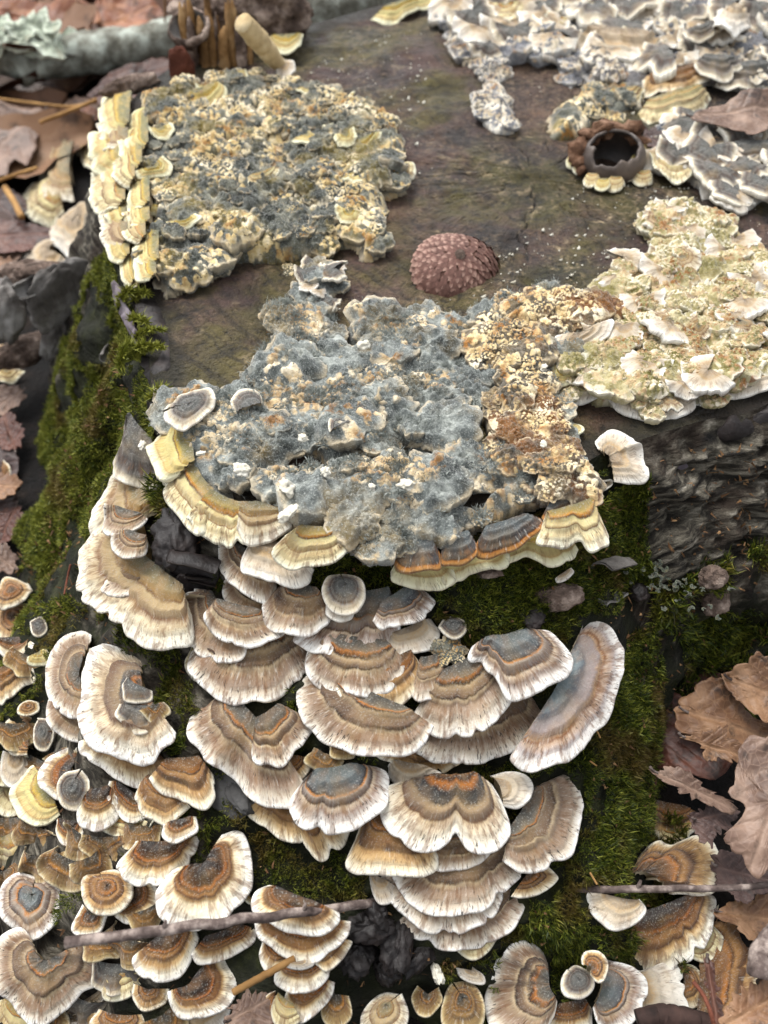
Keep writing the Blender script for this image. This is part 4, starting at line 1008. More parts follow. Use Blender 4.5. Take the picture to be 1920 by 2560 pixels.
CRUST_TOP = {}
FUZZ = {}
def crust(name, poly_px, z0, hh, mat, label, cell=0.55, lumps=(), seed=0, holes=0.0, bottom=0.45, cat='fungus crust', droop=0.0):
    """felted crust spread over the cut face: a lumpy mat, with its knobs and lobes as parts"""
    poly = on_z(poly_px, z0 + 0.6 * hh)[:, :2]
    c0 = poly.mean(0)
    lo, hi = poly.min(0) - .2, poly.max(0) + .2
    st = 0.075
    xs, ys = np.arange(lo[0], hi[0], st), np.arange(lo[1], hi[1], st)
    X, Y = np.meshgrid(xs, ys, indexing='ij')
    q = np.c_[X.ravel(), Y.ravel()]
    qd = q + np.c_[fbm(q * 1.3, seed + 1, 3), fbm(q * 1.3 + 40, seed + 2, 3)] * 0.28
    ins = in_poly(qd, poly)
    d = np.where(ins, poly_dist(qd, poly), 0)
    d1, d2, idr = worley(q + fbm(q * 2, seed + 9, 2)[:, None] * .2, cell, seed)
    e1, e2, idf = worley(q, cell * 0.36, seed + 3)
    lump = np.clip(1 - d1 * 1.15, 0, 1) * (0.4 + 0.6 * idr)
    knob = np.clip(1 - e1 * 1.2, 0, 1)
    ed = smooth(0, 0.45, d)
    h = hh * (0.25 + 0.5 * (0.5 + 0.5 * fbm(q * 0.6, seed + 4, 3))) * np.sqrt(ed) + (0.55 * lump + 0.22 * knob * (0.3 + idf)) * hh * ed + 0.10 * fbm(q * 3, seed + 5, 3) * ed
    hole = fbm(q * 0.9, seed + 6, 2)
    h = h - smooth(1 - holes, 1 - holes + .12, hole * .5 + .5) * (hh * 1.4) * ed
    z = z0 - 0.12 + h - droop * np.clip(-(q[:, 1] - c0[1]), 0, None) ** 2
    frill = np.exp(-((d - 0.06) / 0.07) ** 2) * (vnoise(q * 1.5, seed + 7) > -.2)
    n0, n1 = X.shape
    keep = ins.reshape(n0, n1)
    kf = keep[:-1, :-1] & keep[1:, :-1] & keep[:-1, 1:] & keep[1:, 1:]
    Fq = grid_faces(n0, n1, True)[kf.ravel()]
    ids = np.unique(Fq); mp = -np.ones(len(q), int); mp[ids] = np.arange(len(ids))
    top = np.c_[q, z][ids]; bot = np.c_[q, np.full(len(q), z0 - bottom)][ids]
    bot[:, 2] -= droop * np.clip(-(bot[:, 1] - c0[1]), 0, None) ** 2
    Ft = mp[Fq]; nV = len(ids)
    ec = {}
    for f in Ft:
        for i in range(4):
            e = (f[i], f[(i + 1) % 4])
            k = (min(e), max(e))
            if k in ec: ec[k] = None
            else: ec[k] = e
    wall = [(e[1], e[0], e[0] + nV, e[1] + nV) for e in ec.values() if e is not None]
    F = Ft.tolist() + (Ft[:, ::-1] + nV).tolist() + wall
    at = np.stack([np.r_[knob[ids], np.zeros(nV)], np.r_[idr[ids], np.zeros(nV)], np.r_[frill[ids], np.zeros(nV)], np.ones(2 * nV)], 1)
    org = np.array([c0[0], c0[1], z0])
    root = tag(link(name, None, loc=org), label, cat)
    link('mat', mesh_from('mat', np.vstack([top, bot]) - org, F, M[mat], {'cr': at}), root)
    CRUST_TOP[name] = top
    R = np.random.default_rng(seed + 55)
    for (kind, key, num, size, edge, up) in lumps:
        ok = np.where((d[ids] > edge) & (hole[ids] * .5 + .5 < 1 - holes - .02))[0]
        pts = []
        tries = 0
        while len(pts) < num and tries < num * 30:
            tries += 1
            i = ok[R.integers(len(ok))]
            sz = R.uniform(*size)
            if all((top[i, 0] - x) ** 2 + (top[i, 1] - y) ** 2 > ((sz + w) * .52) ** 2 for x, y, w in pts):
                pts.append((top[i, 0], top[i, 1], sz))
                zz = top[i, 2]
                if kind == 'blob':
                    ms = blobs(key)
                    o = link('lump', ms[R.integers(len(ms))], root, loc=np.array([top[i, 0], top[i, 1], zz + up]) - org,
                         rot=(R.normal(0.12, .16), R.normal(0, .16), R.uniform(0, 6.28)), scale=(sz, sz, sz * R.uniform(.8, 1.3)))
                    co = np.empty(len(o.data.vertices) * 3, np.float32); o.data.vertices.foreach_get('co', co)
                    mt = np.array(o.matrix_basis)
                    FUZZ.setdefault(name, []).append((co.reshape(-1, 3) @ mt[:3, :3].T + mt[:3, 3]) / CM + org)
                else:
                    ms = fans(key)
                    link('lobe', ms[R.integers(len(ms))], root, loc=np.array([top[i, 0], top[i, 1], zz + up * sz + .05]) - org,
                         rot=(R.normal(0.20, .14), R.normal(0, .14), R.normal(0, .8)), scale=(sz, sz, sz * R.uniform(.9, 1.4)))
    return root

crust('felted_crust', reg('T', [(570, 665), (640, 640), (690, 665), (810, 690), (815, 655), (880, 668), (940, 700), (1020, 690), (1065, 660), (1180, 612), (1240, 640), (1300, 700), (1310, 760), (1225, 800), (1212, 880),
      (1262, 930), (1285, 990), (1265, 1050), (1180, 1065), (1040, 1110), (880, 1160), (800, 1185), (740, 1150), (620, 1110), (460, 1065), (400, 985), (390, 910), (352, 900), (375, 842), (460, 832), (530, 850), (545, 780), (575, 740)]),
      8.2, 0.55, 'crust_grey', 'big grey-green felted crust with cream crumbs hanging over the sawn edge', 0.75,
      [('blob', 'crust_grey', 60, (0.5, 1.0), .15, -.12), ('blob', 'crust_grey', 150, (0.18, 0.42), .05, -.04)], seed=101, holes=0.33)
crust('pitted_crust', reg('D', [(420, 300), (500, 235), (690, 195), (830, 185), (950, 205), (1040, 262), (960, 335), (760, 400), (725, 480), (740, 560), (765, 640), (790, 740), (850, 840), (880, 960), (860, 1040), (760, 1060), (640, 1040), (560, 960), (480, 840), (450, 700), (430, 560), (380, 480), (400, 360)]),
      8.55, 0.45, 'crust_rust', 'pitted rust and cream crust between the grey and the cream crusts', 0.5,
      [('blob', 'crust_rust', 60, (.3, .7), .1, -.08), ('blob', 'crust_rust', 70, (.15, .3), .05, -.02)], seed=121, holes=0.36)
crust('crumbly_crust', reg('A', [(600, 430), (700, 380), (850, 340), (1000, 300), (1120, 290), (1250, 330), (1430, 380), (1659, 430), (1720, 480), (1730, 600), (1660, 650), (1780, 690), (1770, 760), (1660, 800), (1640, 920), (1660, 1050), (1560, 1078),
      (1500, 1000), (1300, 1055), (1100, 1075), (965, 1075), (930, 1150), (830, 1190), (670, 1235), (640, 1150), (630, 960), (620, 760), (630, 560)]),
      8.15, 0.78, 'crust_left', 'crumbly grey and cream crust with yellow patches on the sawn face', 0.6,
      [('blob', 'crust_left', 120, (0.35, 0.8), .2, -.08), ('blob', 'crust_left', 120, (0.18, 0.34), .05, .02), ('fan', 'algae', 14, (.3, .6), .1, .1), ('blob', 'crust_left', 60, (.2, .4), .1, .08)], seed=131, holes=0.2)
crust('cream_crust', reg('T', [(1375, 470), (1405, 440), (1530, 440), (1600, 500), (1700, 560), (1800, 620), (1800, 800), (1659, 815), (1560, 835), (1500, 850), (1420, 870), (1330, 850), (1250, 830), (1190, 800), (1200, 740), (1260, 700), (1310, 690), (1350, 650),
      (1300, 600), (1315, 555), (1400, 560), (1415, 520)]),
      8.2, 0.55, 'crust_cream', 'cream and green knobbly crust with white rosettes at the sawn edge', 0.5,
      [('blob', 'crust_cream', 95, (0.3, 0.75), .1, .0), ('fan', 'white', 34, (.35, .75), .1, .2), ('fan', 'ivory', 14, (.35, .6), .1, .2), ('blob', 'crust_cream', 130, (0.15, 0.32), .05, .12), ('blob', 'crust_cream', 60, (0.25, 0.4), .05, .12)], seed=171)
crust('ruffled_crust', reg('B', [(235, -60), (240, 60), (300, 170), (330, 230), (400, 240), (560, 230), (640, 200), (740, 240), (800, 330), (860, 300), (900, 340), (1100, 330), (1250, 340), (1400, 330), (1560, 360), (1800, 330), (1900, 100), (1800, -60), (1000, -120), (500, -120)]),
      8.2, 0.5, 'crust_slate', 'ruffled slate and white crust of crowded small brackets on the sawn face', 0.7,
      [('blob', 'crust_slate', 90, (0.45, 1.1), .2, -.05), ('fan', 'slate', 46, (.6, 1.3), .2, .25), ('fan', 'white', 46, (.5, 1.2), .2, .25), ('fan', 'cream', 12, (.5, 1.0), .2, .2), ('blob', 'crust_slate', 50, (0.2, 0.4), .05, .0)], seed=211)
crust('ruffled_crust', reg('B', [(1170, 560), (1300, 500), (1450, 520), (1560, 560), (1760, 600), (1780, 760), (1600, 860), (1490, 860), (1400, 820), (1350, 760), (1280, 700), (1160, 720)]),
      8.15, 0.4, 'crust_slate', 'smaller slate-blue ruffled crust beside the split nut shell', 0.6,
      [('blob', 'crust_slate', 24, (0.4, 0.8), .2, -.05), ('fan', 'slate', 16, (.6, 1.1), .15, .3), ('fan', 'white', 12, (.5, 1.0), .15, .3)], seed=241)
for k_, (poly, lab, mt) in enumerate([
    ([(380, 260), (430, 220), (500, 225), (528, 270), (500, 315), (420, 320)], 'round cream crumbly tuft of crust alone on the bare wood', 'crust_slate'),
    ([(380, 380), (430, 335), (500, 340), (560, 400), (585, 480), (560, 525), (500, 530), (440, 490), (400, 440)], 'double cream crumbly tuft of crust below the round one', 'crust_slate'),
    ([(700, 470), (760, 420), (900, 350), (1000, 340), (1110, 370), (1130, 430), (1000, 470), (880, 500), (840, 560), (740, 575), (700, 530)], 'yellowish crumbly crust patch behind the split nut shell', 'crust_left'),
    ([(735, 250), (790, 230), (850, 260), (860, 320), (820, 345), (760, 310)], 'small grey and tan crust knob beside the ruffled crust', 'crust_slate')]):
    crust('crust_tuft', reg('B', poly), 8.1, 0.5, mt, lab, 0.4, [('blob', mt, 7, (.25, .5), .08, -.03)], seed=260 + k_ * 7)
crust('crust_tuft', reg('C', [(1270, 110), (1330, 85), (1380, 95), (1400, 65), (1450, 80), (1480, 130), (1530, 140), (1520, 185), (1460, 195), (1460, 235), (1490, 245), (1400, 290), (1390, 250), (1330, 235), (1290, 190)]),
      8.1, 0.5, 'crust_grey', 'small pale grey tuft of crust with white horns alone on the wood', 0.4, [('blob', 'crust_grey', 6, (.3, .5), .08, -.03), ('fan', 'slate', 4, (.3, .55), .05, .3), ('fan', 'white', 3, (.25, .4), .0, .5)], seed=290)
crust('crust_tuft', reg('C', [(1210, 75), (1240, 58), (1272, 85), (1262, 115), (1225, 118)]), 8.05, 0.25, 'crust_left', 'pea-sized tan knob on the bare wood', 0.3, [('blob', 'crust_left', 2, (.15, .22), .02, 0)], seed=297)

# rims of the crusts: wide zoned margins
b('C', [(800, 800), (840, 870), (850, 960)], [(700, 770), (690, 800), (641, 865), (636, 905), (660, 960), (690, 1010), (760, 1000)], 'algae', 'yellow-cream pleated bracket at the corner of the grey crust', plane=8.5, tilt=12, lift=.4, thick=1.5)
b('C', [(840, 930), (880, 1020), (930, 1080)], [(700, 960), (682, 1010), (690, 1090), (745, 1165), (800, 1225), (860, 1260), (910, 1190)], 'cream', 'yellow-cream stepped bracket below the pleated corner one', plane=8.3, tilt=14, lift=.4, thick=1.5)
b('C', [(920, 1080), (1000, 1120), (1080, 1140)], [(800, 1190), (830, 1245), (880, 1275), (945, 1308), (1010, 1321), (1075, 1306), (1110, 1250)], 'cream', 'yellow-cream bracket with brown wavy line, middle of the crust rim', plane=8.25, tilt=14, lift=.4, thick=1.5)
b('C', [(1040, 1130), (1120, 1130), (1200, 1160)], [(1020, 1230), (1050, 1290), (1090, 1305), (1160, 1281), (1225, 1255), (1264, 1228), (1250, 1190)], 'ivory', 'grey-backed cream bracket ending the crust rim in a point', plane=8.4, tilt=14, lift=.4, thick=1.5)
for k_, (ba, ou, lab) in enumerate([
    ([(80, 250), (200, 240)], [(30, 310), (42, 345), (100, 366), (180, 380), (240, 383), (300, 360), (300, 310)], 'pale yellow lip under the first orange-edged lobe of the crust front'),
    ([(280, 240), (420, 210)], [(250, 350), (270, 372), (330, 354), (390, 322), (470, 312), (540, 290), (540, 250)], 'pale yellow lip under the middle of the crust front'),
    ([(560, 180), (760, 130)], [(500, 280), (560, 274), (612, 258), (660, 275), (720, 293), (770, 285), (812, 266), (845, 215)], 'honey-coloured lip beside the cream corner bracket')]):
    b('F', ba, ou, 'algae', lab, plane=7.7, tilt=8, lift=.4, thick=1.4)
for k_, (ba, ou, lab) in enumerate([
    ([(80, 190), (200, 180)], [(30, 225), (40, 275), (70, 318), (140, 322), (200, 310), (245, 292), (240, 240)], 'blue-grey lobe with orange edge, first along the crust front'),
    ([(270, 170), (360, 150)], [(245, 240), (250, 288), (290, 292), (340, 287), (398, 252), (400, 200)], 'blue-grey lobe with orange edge, second along the crust front'),
    ([(440, 130), (600, 80)], [(400, 200), (402, 245), (450, 258), (510, 240), (600, 195), (692, 122), (680, 80)], 'blue-grey lobe with orange edge, third along the crust front'),
    ([(720, 20), (860, -40)], [(680, 90), (700, 108), (760, 80), (830, 40), (900, 2), (910, -40)], 'narrow orange ridge behind the cream corner bracket')]):
    b('F', ba, ou, 'rustedge', lab, plane=8.35 + .1 * (k_ == 3), tilt=14, lift=.5, thick=1.3)
b('F', [(700, 70), (800, 40), (890, 10)], [(700, 80), (665, 188), (720, 206), (790, 206), (838, 190), (862, 180), (880, 218), (905, 236), (950, 212), (990, 180), (940, 70)],
  'cream', 'cream corner bracket with violet zone at the end of the crust front', plane=8.45, tilt=16, lift=.3, thick=1.5)
b('D', (965, 945), [(925, 905), (920, 868), (962, 813), (1015, 811), (1080, 850), (1130, 920), (1152, 1010), (1090, 1021), (1000, 1015)], 'white', 'ivory fan with an orange-ringed heart beside the bare bark', plane=8.0, tilt=6, lift=.3)
b('D', (775, 815), [(740, 790), (800, 780), (860, 795), (862, 825), (830, 842)], 'algae', 'little pale green lobe at the back of the ivory fan', plane=8.3, tilt=8, lift=.2)
b('D', (940, 1050), [(940, 1030), (985, 1030), (985, 1055), (950, 1078), (930, 1070)], 'white', 'small white lobe under the ivory fan', plane=7.3, tilt=8, lift=.4)
b('D', [(850, 600), (1000, 610), (1180, 650), (1330, 640)], [(815, 688), (900, 682), (960, 670), (1010, 722), (1090, 757), (1180, 777), (1280, 752), (1342, 722), (1350, 690)], 'white', 'white fluted lip with brown drops fronting the cream crust', plane=8.35, tilt=12, lift=.3, N=110, thick=1.4)
b('D', [(1340, 610), (1500, 590), (1660, 540), (1800, 500)], [(1325, 690), (1400, 702), (1500, 682), (1600, 652), (1700, 630), (1820, 600)], 'white', 'white lip continuing the fluted one along the sawn edge', plane=8.45, tilt=12, lift=.3, thick=1.4)
b('D', (850, 400), [(750, 400), (708, 465), (760, 500), (830, 500), (870, 470), (930, 440), (975, 400), (990, 340), (930, 350), (850, 340)], 'white', 'flat tan-white rosette lying across the meeting of two crusts', plane=8.9, tilt=14, lift=.6)
b('D', (905, 500), [(860, 490), (838, 570), (880, 590), (930, 570), (962, 535), (945, 490)], 'tan', 'small amber tongue below the flat rosette', plane=8.7, tilt=18, lift=.6)
b('D', (770, 560), [(735, 530), (720, 580), (760, 620), (810, 610), (830, 570), (800, 520)], 'algae', 'green-yellow knob next to the amber tongue', plane=8.6, tilt=18, lift=.6, dome=2)
PLEAT = [(430, 520), (500, 600), (580, 680), (660, 760), (740, 850), (830, 930), (910, 1010), (990, 1090), (1070, 1170), (1130, 1205)]
for k_, (y0, y1) in enumerate(PLEAT):
    xo = np.interp((y0 + y1) / 2, [430, 560, 750, 900, 1080, 1190], [440, 402, 402, 424, 470, 560])
    xi = np.interp((y0 + y1) / 2, [430, 560, 750, 900, 1080, 1190], [570, 560, 550, 550, 570, 640])
    xo += 30 * math.sin(k_ * 2.7); y0 += 10 * math.sin(k_ * 4.1); y1 += 10 * math.sin(k_ * 3.3)
    y0 -= 22; y1 += 22
    b('A', [(xi + 10, y0), (xi, y1)], [(xi - 40, y0 - 12), (xo + 20, y0 - 8), (xo - 4, y0 + 18), (xo - 6, (y0 + y1) / 2), (xo, y1 - 12), (xo + 25, y1 + 10), (xi - 40, y1 + 12)], ['algae', 'ivory', 'algae', 'algae', 'cream'][k_ % 5],
      'cream pleat in the outer row rimming the crumbly crust', 'outer row of pleats', plane=8.35, tilt=12, lift=.4, N=50, K=20, thick=1.1, wav=1.0)
for k_, (y0, y1) in enumerate(PLEAT[1:-1]):
    xo = np.interp((y0 + y1) / 2, [430, 560, 750, 900, 1080, 1190], [520, 512, 505, 548, 560, 590])
    xo += 30 * math.sin(k_ * 2.1 + 1); y0 += 12 * math.sin(k_ * 3.1); y1 += 12 * math.sin(k_ * 2.3)
    y0 -= 22; y1 += 22
    b('A', [(xo + 110, y0), (xo + 110, y1)], [(xo + 70, y0 - 8), (xo + 15, y0 - 4), (xo - 4, y0 + 18), (xo, (y0 + y1) / 2), (xo, y1 - 12), (xo + 20, y1 + 8), (xo + 70, y1 + 12)], ['algae', 'algae', 'cream'][k_ % 3],
      'yellow-green pleat in the inner row rimming the crumbly crust', 'inner row of pleats', plane=8.8, tilt=12, lift=.4, N=50, K=20, thick=1.1, wav=1.0)
b('A', (800, 950), [(700, 960), (705, 985), (760, 985), (820, 965), (868, 935), (840, 920)], 'algae', 'thin buff flap on the crumbly crust', plane=8.9, tilt=16, lift=.7)
b('A', (660, 720), [(580, 740), (600, 765), (660, 755), (730, 745), (740, 700), (700, 670)], 'algae', 'greenish curled lobe in the crumbly crust near its pleated rim', plane=8.9, tilt=14, lift=.7)
b('A', (1550, 600), [(1455, 640), (1480, 670), (1550, 682), (1610, 650), (1650, 565)], 'algae', 'olive boat-shaped bracket on the crumbly crust', plane=8.9, tilt=20, lift=.7)
b('A', (1130, 740), [(1065, 760), (1080, 795), (1140, 790), (1200, 750), (1210, 710)], 'cream', 'cream flap in the middle of the crumbly crust', plane=8.9, tilt=18, lift=.7)
b('A', (1400, 720), [(1320, 735), (1350, 780), (1420, 765), (1475, 725), (1440, 700)], 'algae', 'yellow-green lobe near the boat-shaped bracket', plane=8.8, tilt=16, lift=.6)
b('A', (880, 380), [(790, 420), (800, 470), (850, 500), (930, 470), (980, 400), (960, 350)], 'algae', 'lemon green ringed bracket at the back of the crumbly crust', plane=8.9, tilt=20, lift=.7, dome=1.6)
b('A', (1010, 320), [(930, 340), (960, 380), (1020, 370), (1070, 330), (1060, 295)], 'algae', 'second lemon green bracket behind the ringed one', plane=8.8, tilt=20, lift=.6)
b('A', (1720, 730), [(1640, 735), (1650, 775), (1720, 775), (1790, 750), (1790, 700), (1740, 690)], 'cream', 'smooth pale cushion at the tip of the crumbly crust', plane=8.6, tilt=10, lift=.5, dome=2)
b('A', (760, 1080), [(590, 1080), (580, 1140), (640, 1170), (740, 1165), (800, 1190), (880, 1150), (960, 1100), (960, 1080), (900, 1080)], 'slate', 'scalloped grey felted lobe fronting the crumbly crust', plane=8.55, tilt=14, lift=.5)
b('A', (740, 1170), [(655, 1210), (680, 1243), (760, 1230), (830, 1200), (850, 1175)], 'slate', 'lower grey felted lobe touching the bare wood', plane=8.25, tilt=8, lift=.3)
# ruffles on the far corner of the cut face
b('B', (1010, 130), [(808, 160), (868, 200), (868, 260), (950, 292), (1080, 317), (1180, 302), (1242, 270), (1245, 200)], 'white', 'wide tan-white ruffled bracket in front of the ruffled crust', plane=9.0, tilt=14, lift=.8, wav=1.8)
b('B', (1260, 290), [(1120, 330), (1128, 365), (1150, 392), (1260, 393), (1340, 362), (1422, 320), (1400, 290)], 'tan', 'brownish curled ruffle below the wide tan-white one', plane=8.7, tilt=16, lift=.6, wav=1.5)
b('B', (1570, 270), [(1440, 330), (1450, 360), (1500, 382), (1580, 377), (1660, 342), (1750, 320)], 'slate', 'dark slate ruffle with tan lip above the dead leaf', plane=8.8, tilt=16, lift=.6, wav=1.5)
b('B', (1440, 240), [(1340, 270), (1370, 300), (1420, 330), (1500, 325), (1555, 280)], 'slate', 'slate ruffle between the brownish curl and the dark one', plane=9.1, tilt=16, lift=.8, wav=1.5)
b('B', [(1150, 430), (1250, 395), (1350, 370)], [(1085, 490), (1120, 522), (1165, 527), (1260, 502), (1380, 452), (1425, 395)], 'cream', 'long yellow-cream lip behind the split nut shell', plane=8.5, tilt=18, lift=.5)
b('B', (1040, 380), [(950, 400), (960, 448), (1030, 452), (1100, 435), (1130, 385)], 'cream', 'short cream shelf beside the long yellow-cream lip', plane=8.5, tilt=16, lift=.5)
b('B', (1370, 530), [(1200, 510), (1170, 545), (1210, 592), (1240, 642), (1320, 647), (1400, 657), (1467, 640), (1450, 590)], 'slate', 'white-frilled slate bracket next to the dead leaf', plane=8.8, tilt=14, lift=.7, wav=1.8)
b('B', (1250, 665), [(1140, 675), (1160, 732), (1210, 777), (1290, 787), (1347, 742), (1358, 690)], 'cream', 'cream cup-shaped bracket by the split nut shell', plane=8.5, tilt=10, lift=.5, up=.2)
b('B', (1540, 720), [(1362, 800), (1400, 852), (1490, 882), (1580, 852), (1595, 790)], 'white', 'ruffled white bracket above the cream green crust', plane=8.6, tilt=14, lift=.5, wav=1.8)
b('B', (1620, 610), [(1450, 640), (1460, 700), (1560, 700), (1660, 690), (1760, 640)], 'slate', 'blue-grey satin bracket beside the white-frilled one', plane=8.9, tilt=14, lift=.8, wav=1.5)
b('B', (1510, 60), [(1435, 40), (1440, 85), (1520, 95), (1590, 80), (1595, 40), (1500, 10)], 'white', 'white plate standing at the back of the ruffled crust', plane=9.4, tilt=14, lift=1.0)
b('B', (1370, 110), [(1290, 120), (1310, 165), (1380, 165), (1450, 120), (1440, 70)], 'slate', 'thin grey-white plate leaning over the ruffles', plane=9.4, tilt=12, lift=1.0)
b('B', (90, 0), [(-60, 80), (0, 100), (60, 85), (120, 45), (215, 20), (230, -20)], 'algae', 'olive edged bracket at the far rim of the stump', plane=8.4, tilt=14, lift=.5)
# ------------------------------------------------------------------ moss
def mat_moss():
    m = NT('green_moss_leaves')
    at = m.sep(m.attr('ms').outputs['Color'])       # r: shoot's own tint, g: 0 base .. 1 tip of the leaf
    p = m.pos()
    c = m.ramp(m.math('ADD', m.math('MULTIPLY', at[0], 0.6), m.math('MULTIPLY', m.noise(p, 55, 3), 0.5)),
               [(0.2, srgb(32, 42, 8)), (0.42, srgb(60, 74, 14)), (0.62, srgb(94, 106, 28)), (0.85, srgb(148, 150, 66))])
    dead = m.rng(m.noise(m.addv(p, (2, 1, 0)), 45, 4), 0.52, 0.64)
    c = m.mix(m.math('MULTIPLY', dead, 0.75), c, srgb(112, 92, 50))
    m.base(c)
    m.b.inputs['Roughness'].default_value = 0.6
    m.b.inputs['Specular IOR Level'].default_value = 0.3
    return m.m
M['moss'] = mat_moss()
M['leaf_dust'] = mat_simple('litter_crumbs', [(.3, srgb(64, 46, 32)), (.5, srgb(110, 84, 58)), (.7, srgb(168, 140, 106))], 300, .2, 500, .02)

kp = np.vstack(KEEP)
CELL = 0.2
def _key(i): return (i[:, 0] + 4096) * (1 << 26) + (i[:, 1] + 4096) * (1 << 13) + (i[:, 2] + 4096)
kk_ = np.unique(np.floor(kp / CELL).astype(np.int64), axis=0)
near_cells = np.unique(np.concatenate([_key(kk_ + np.array([a, b_, c])) for a in (0,) for b_ in (0,) for c in (-1, 0)]))
def clear_of_caps(P):
    return ~np.isin(_key(np.floor(P / CELL).astype(np.int64)), near_cells)

def blades(P, Nn, length, width, R, lean=0.5):
    n = len(P)
    d = Nn + R.normal(0, lean, (n, 3)); d[:, 2] += 0.15
    d /= np.linalg.norm(d, axis=1, keepdims=True)
    s = np.cross(d, R.normal(0, 1, (n, 3))); s /= np.linalg.norm(s, axis=1, keepdims=True) + 1e-9
    L = length * (R.uniform(0.45, 1.2, n) * (1.05 + .7 * fbm(P * 1.1, 88, 3)))[:, None]; W = width * R.uniform(.7, 1.3, n)[:, None]
    bend = R.normal(0, .25, (n, 3)) * L
    v0 = P - s * W; v1 = P + s * W; v2 = P + d * L * .6 + s * W * .7 + bend * .3; v3 = P + d * L + bend
    V = np.stack([v0, v1, v2, v3], 1).reshape(-1, 3)
    i = np.arange(n)[:, None] * 4
    F = np.concatenate([i + np.array([[0, 1, 2]]), i + np.array([[0, 2, 3]])], 0)
    tint = np.repeat(R.uniform(0, 1, n), 4)
    at = np.stack([tint, np.tile([0, 0, .6, 1.0], n), np.zeros(4 * n), np.ones(4 * n)], 1)
    return V, F, at

def sample_flank(th0, th1, t0, t1, num, R, mask=None, cush=0.25):
    P, Nn = [], []
    got = 0
    th_ = R.uniform(th0, th1, num); t_ = R.uniform(t0, t1, num)
    # denser where the flank is wider
    a = stump_pt(th_, t_); e = 0.25
    b_ = stump_pt(th_ + e, t_); c_ = stump_pt(th_, t_ + 0.004)
    nn = np.cross(b_ - a, c_ - a); nn /= np.linalg.norm(nn, axis=1, keepdims=True) + 1e-12
    nn *= -np.sign((nn * np.array([0, 0, 1.0])).sum(1))[:, None] * -1
    keep = np.ones(num, bool)
    if mask is not None: keep = mask(a, th_, t_)
    a, nn = a[keep], nn[keep]
    lift_ = cush * np.clip(fbm(a * 1.6, 77, 3) + .25, 0, 1)
    return a + nn * lift_[:, None], nn
R_ = np.random.default_rng(5)
def moss(label, P, Nn, length=.22, width=.011, lean=.5, tint=0.0):
    ok = clear_of_caps(P + Nn * length * .6) & clear_of_caps(P)
    P, Nn = P[ok], Nn[ok]
    V, F, at = blades(P, Nn, length, width, R_, lean)
    at[:, 0] += tint
    o = link('moss', tris_mesh('moss', V, F, M['moss'], {'ms': at}))
    return tag(o, label, 'moss', kind='stuff')
mk = lambda thr, sc, sd: (lambda a, h, t: fbm(a * sc, sd, 3) > thr)
P, Nn = sample_flank(-119, -75.5, .02, 1.0, 400000, R_, lambda a, h, t: (fbm(a * .6, 61, 3) > -.42) & ~((a[:, 1] < 6.0) & (a[:, 0] < 1.6) & (fbm(a * .5, 60, 2) > -.5)))
moss('short deep green moss covering the front of the stump', P, Nn, .14, .009)
P, Nn = sample_flank(-176, -132, .01, 1.0, 230000, R_, mk(-.3, .55, 62))
moss('olive green moss down the flank beside the loose grey bark', P, Nn, .13, .010, .5, .3)
P, Nn = sample_flank(-76, -28, .5, 1.05, 90000, R_, mk(-.02, .7, 63))
moss('dim green moss low on the bare bark wall', P, Nn, .25, .013)
P, Nn = sample_flank(-132, -118, .05, .5, 26000, R_, mk(.0, .7, 64))
moss('thin moss in the cleft below the crust', P, Nn, .2)
# moss on the soil in the hollow by the bare bark
gq = on_z(reg('F', np.c_[R_.uniform(960, 1700, 90000), R_.uniform(80, 760, 90000)]), 0.1)
k = fbm(gq * .35, 66, 3) > -.05
gq = gq[k]
cu = np.clip(fbm(gq * .8, 67, 3) + .3, 0, 1)
gq[:, 2] = 0.0 + cu * .7
moss('dark green moss cushions on the soil beside the dead leaves', gq, np.repeat([[0, 0, 1.0]], len(gq), 0), .3, .014)
# the same carpet below the front of the stump
gq = on_z(reg('H', np.c_[R_.uniform(250, 1300, 50000), R_.uniform(300, 1244, 50000)]), 0.1)
k = (fbm(gq * .4, 68, 3) > .0) & (gq[:, 0] > 1.4)
gq = gq[k]; gq[:, 2] = np.clip(fbm(gq * .8, 69, 3) + .3, 0, 1) * .4
moss('patchy moss on the soil at the foot of the stump', gq, np.repeat([[0, 0, 1.0]], len(gq), 0), .25, .013)

# feathery sprigs along the loose bark edge
def sprig(px, px2, z, label):
    p0 = on_z(reg('C', [px]), z)[0]; p1 = on_z(reg('C', [px2]), z + .35)[0]
    n = 12
    t = np.linspace(0, 1, n)[:, None]
    path = p0 + (p1 - p0) * t + np.array([0, 0, 1]) * (np.sin(t * 2.6) * .22)
    root = tag(link('moss_sprig', None, loc=p0), label, 'moss sprig')
    V, F = tube(path - p0, np.linspace(.035, .015, n), 6)
    link('stem', mesh_from('stem', V, F, M['moss']), root)
    Ps, D = [], []
    for i in range(420):
        u = R_.uniform(0.02, 1)
        k = u * (n - 1); j = min(int(k), n - 2)
        Ps.append(path[j] + (path[j + 1] - path[j]) * (k - j))
        tg = path[min(j + 1, n - 1)] - path[j]; tg /= np.linalg.norm(tg)
        D.append(R_.normal(0, 1, 3) + tg * 1.1)
    D = np.array(D); D /= np.linalg.norm(D, axis=1, keepdims=True)
    V, F, at = blades(np.array(Ps) - p0, D, .26, .022, R_, .12)
    at[:, 0] = .75 + at[:, 0] * .5
    o = link('leaflets', tris_mesh('leaflets', V, F, M['moss'], {'ms': at}), root); o['kind'] = 'stuff'
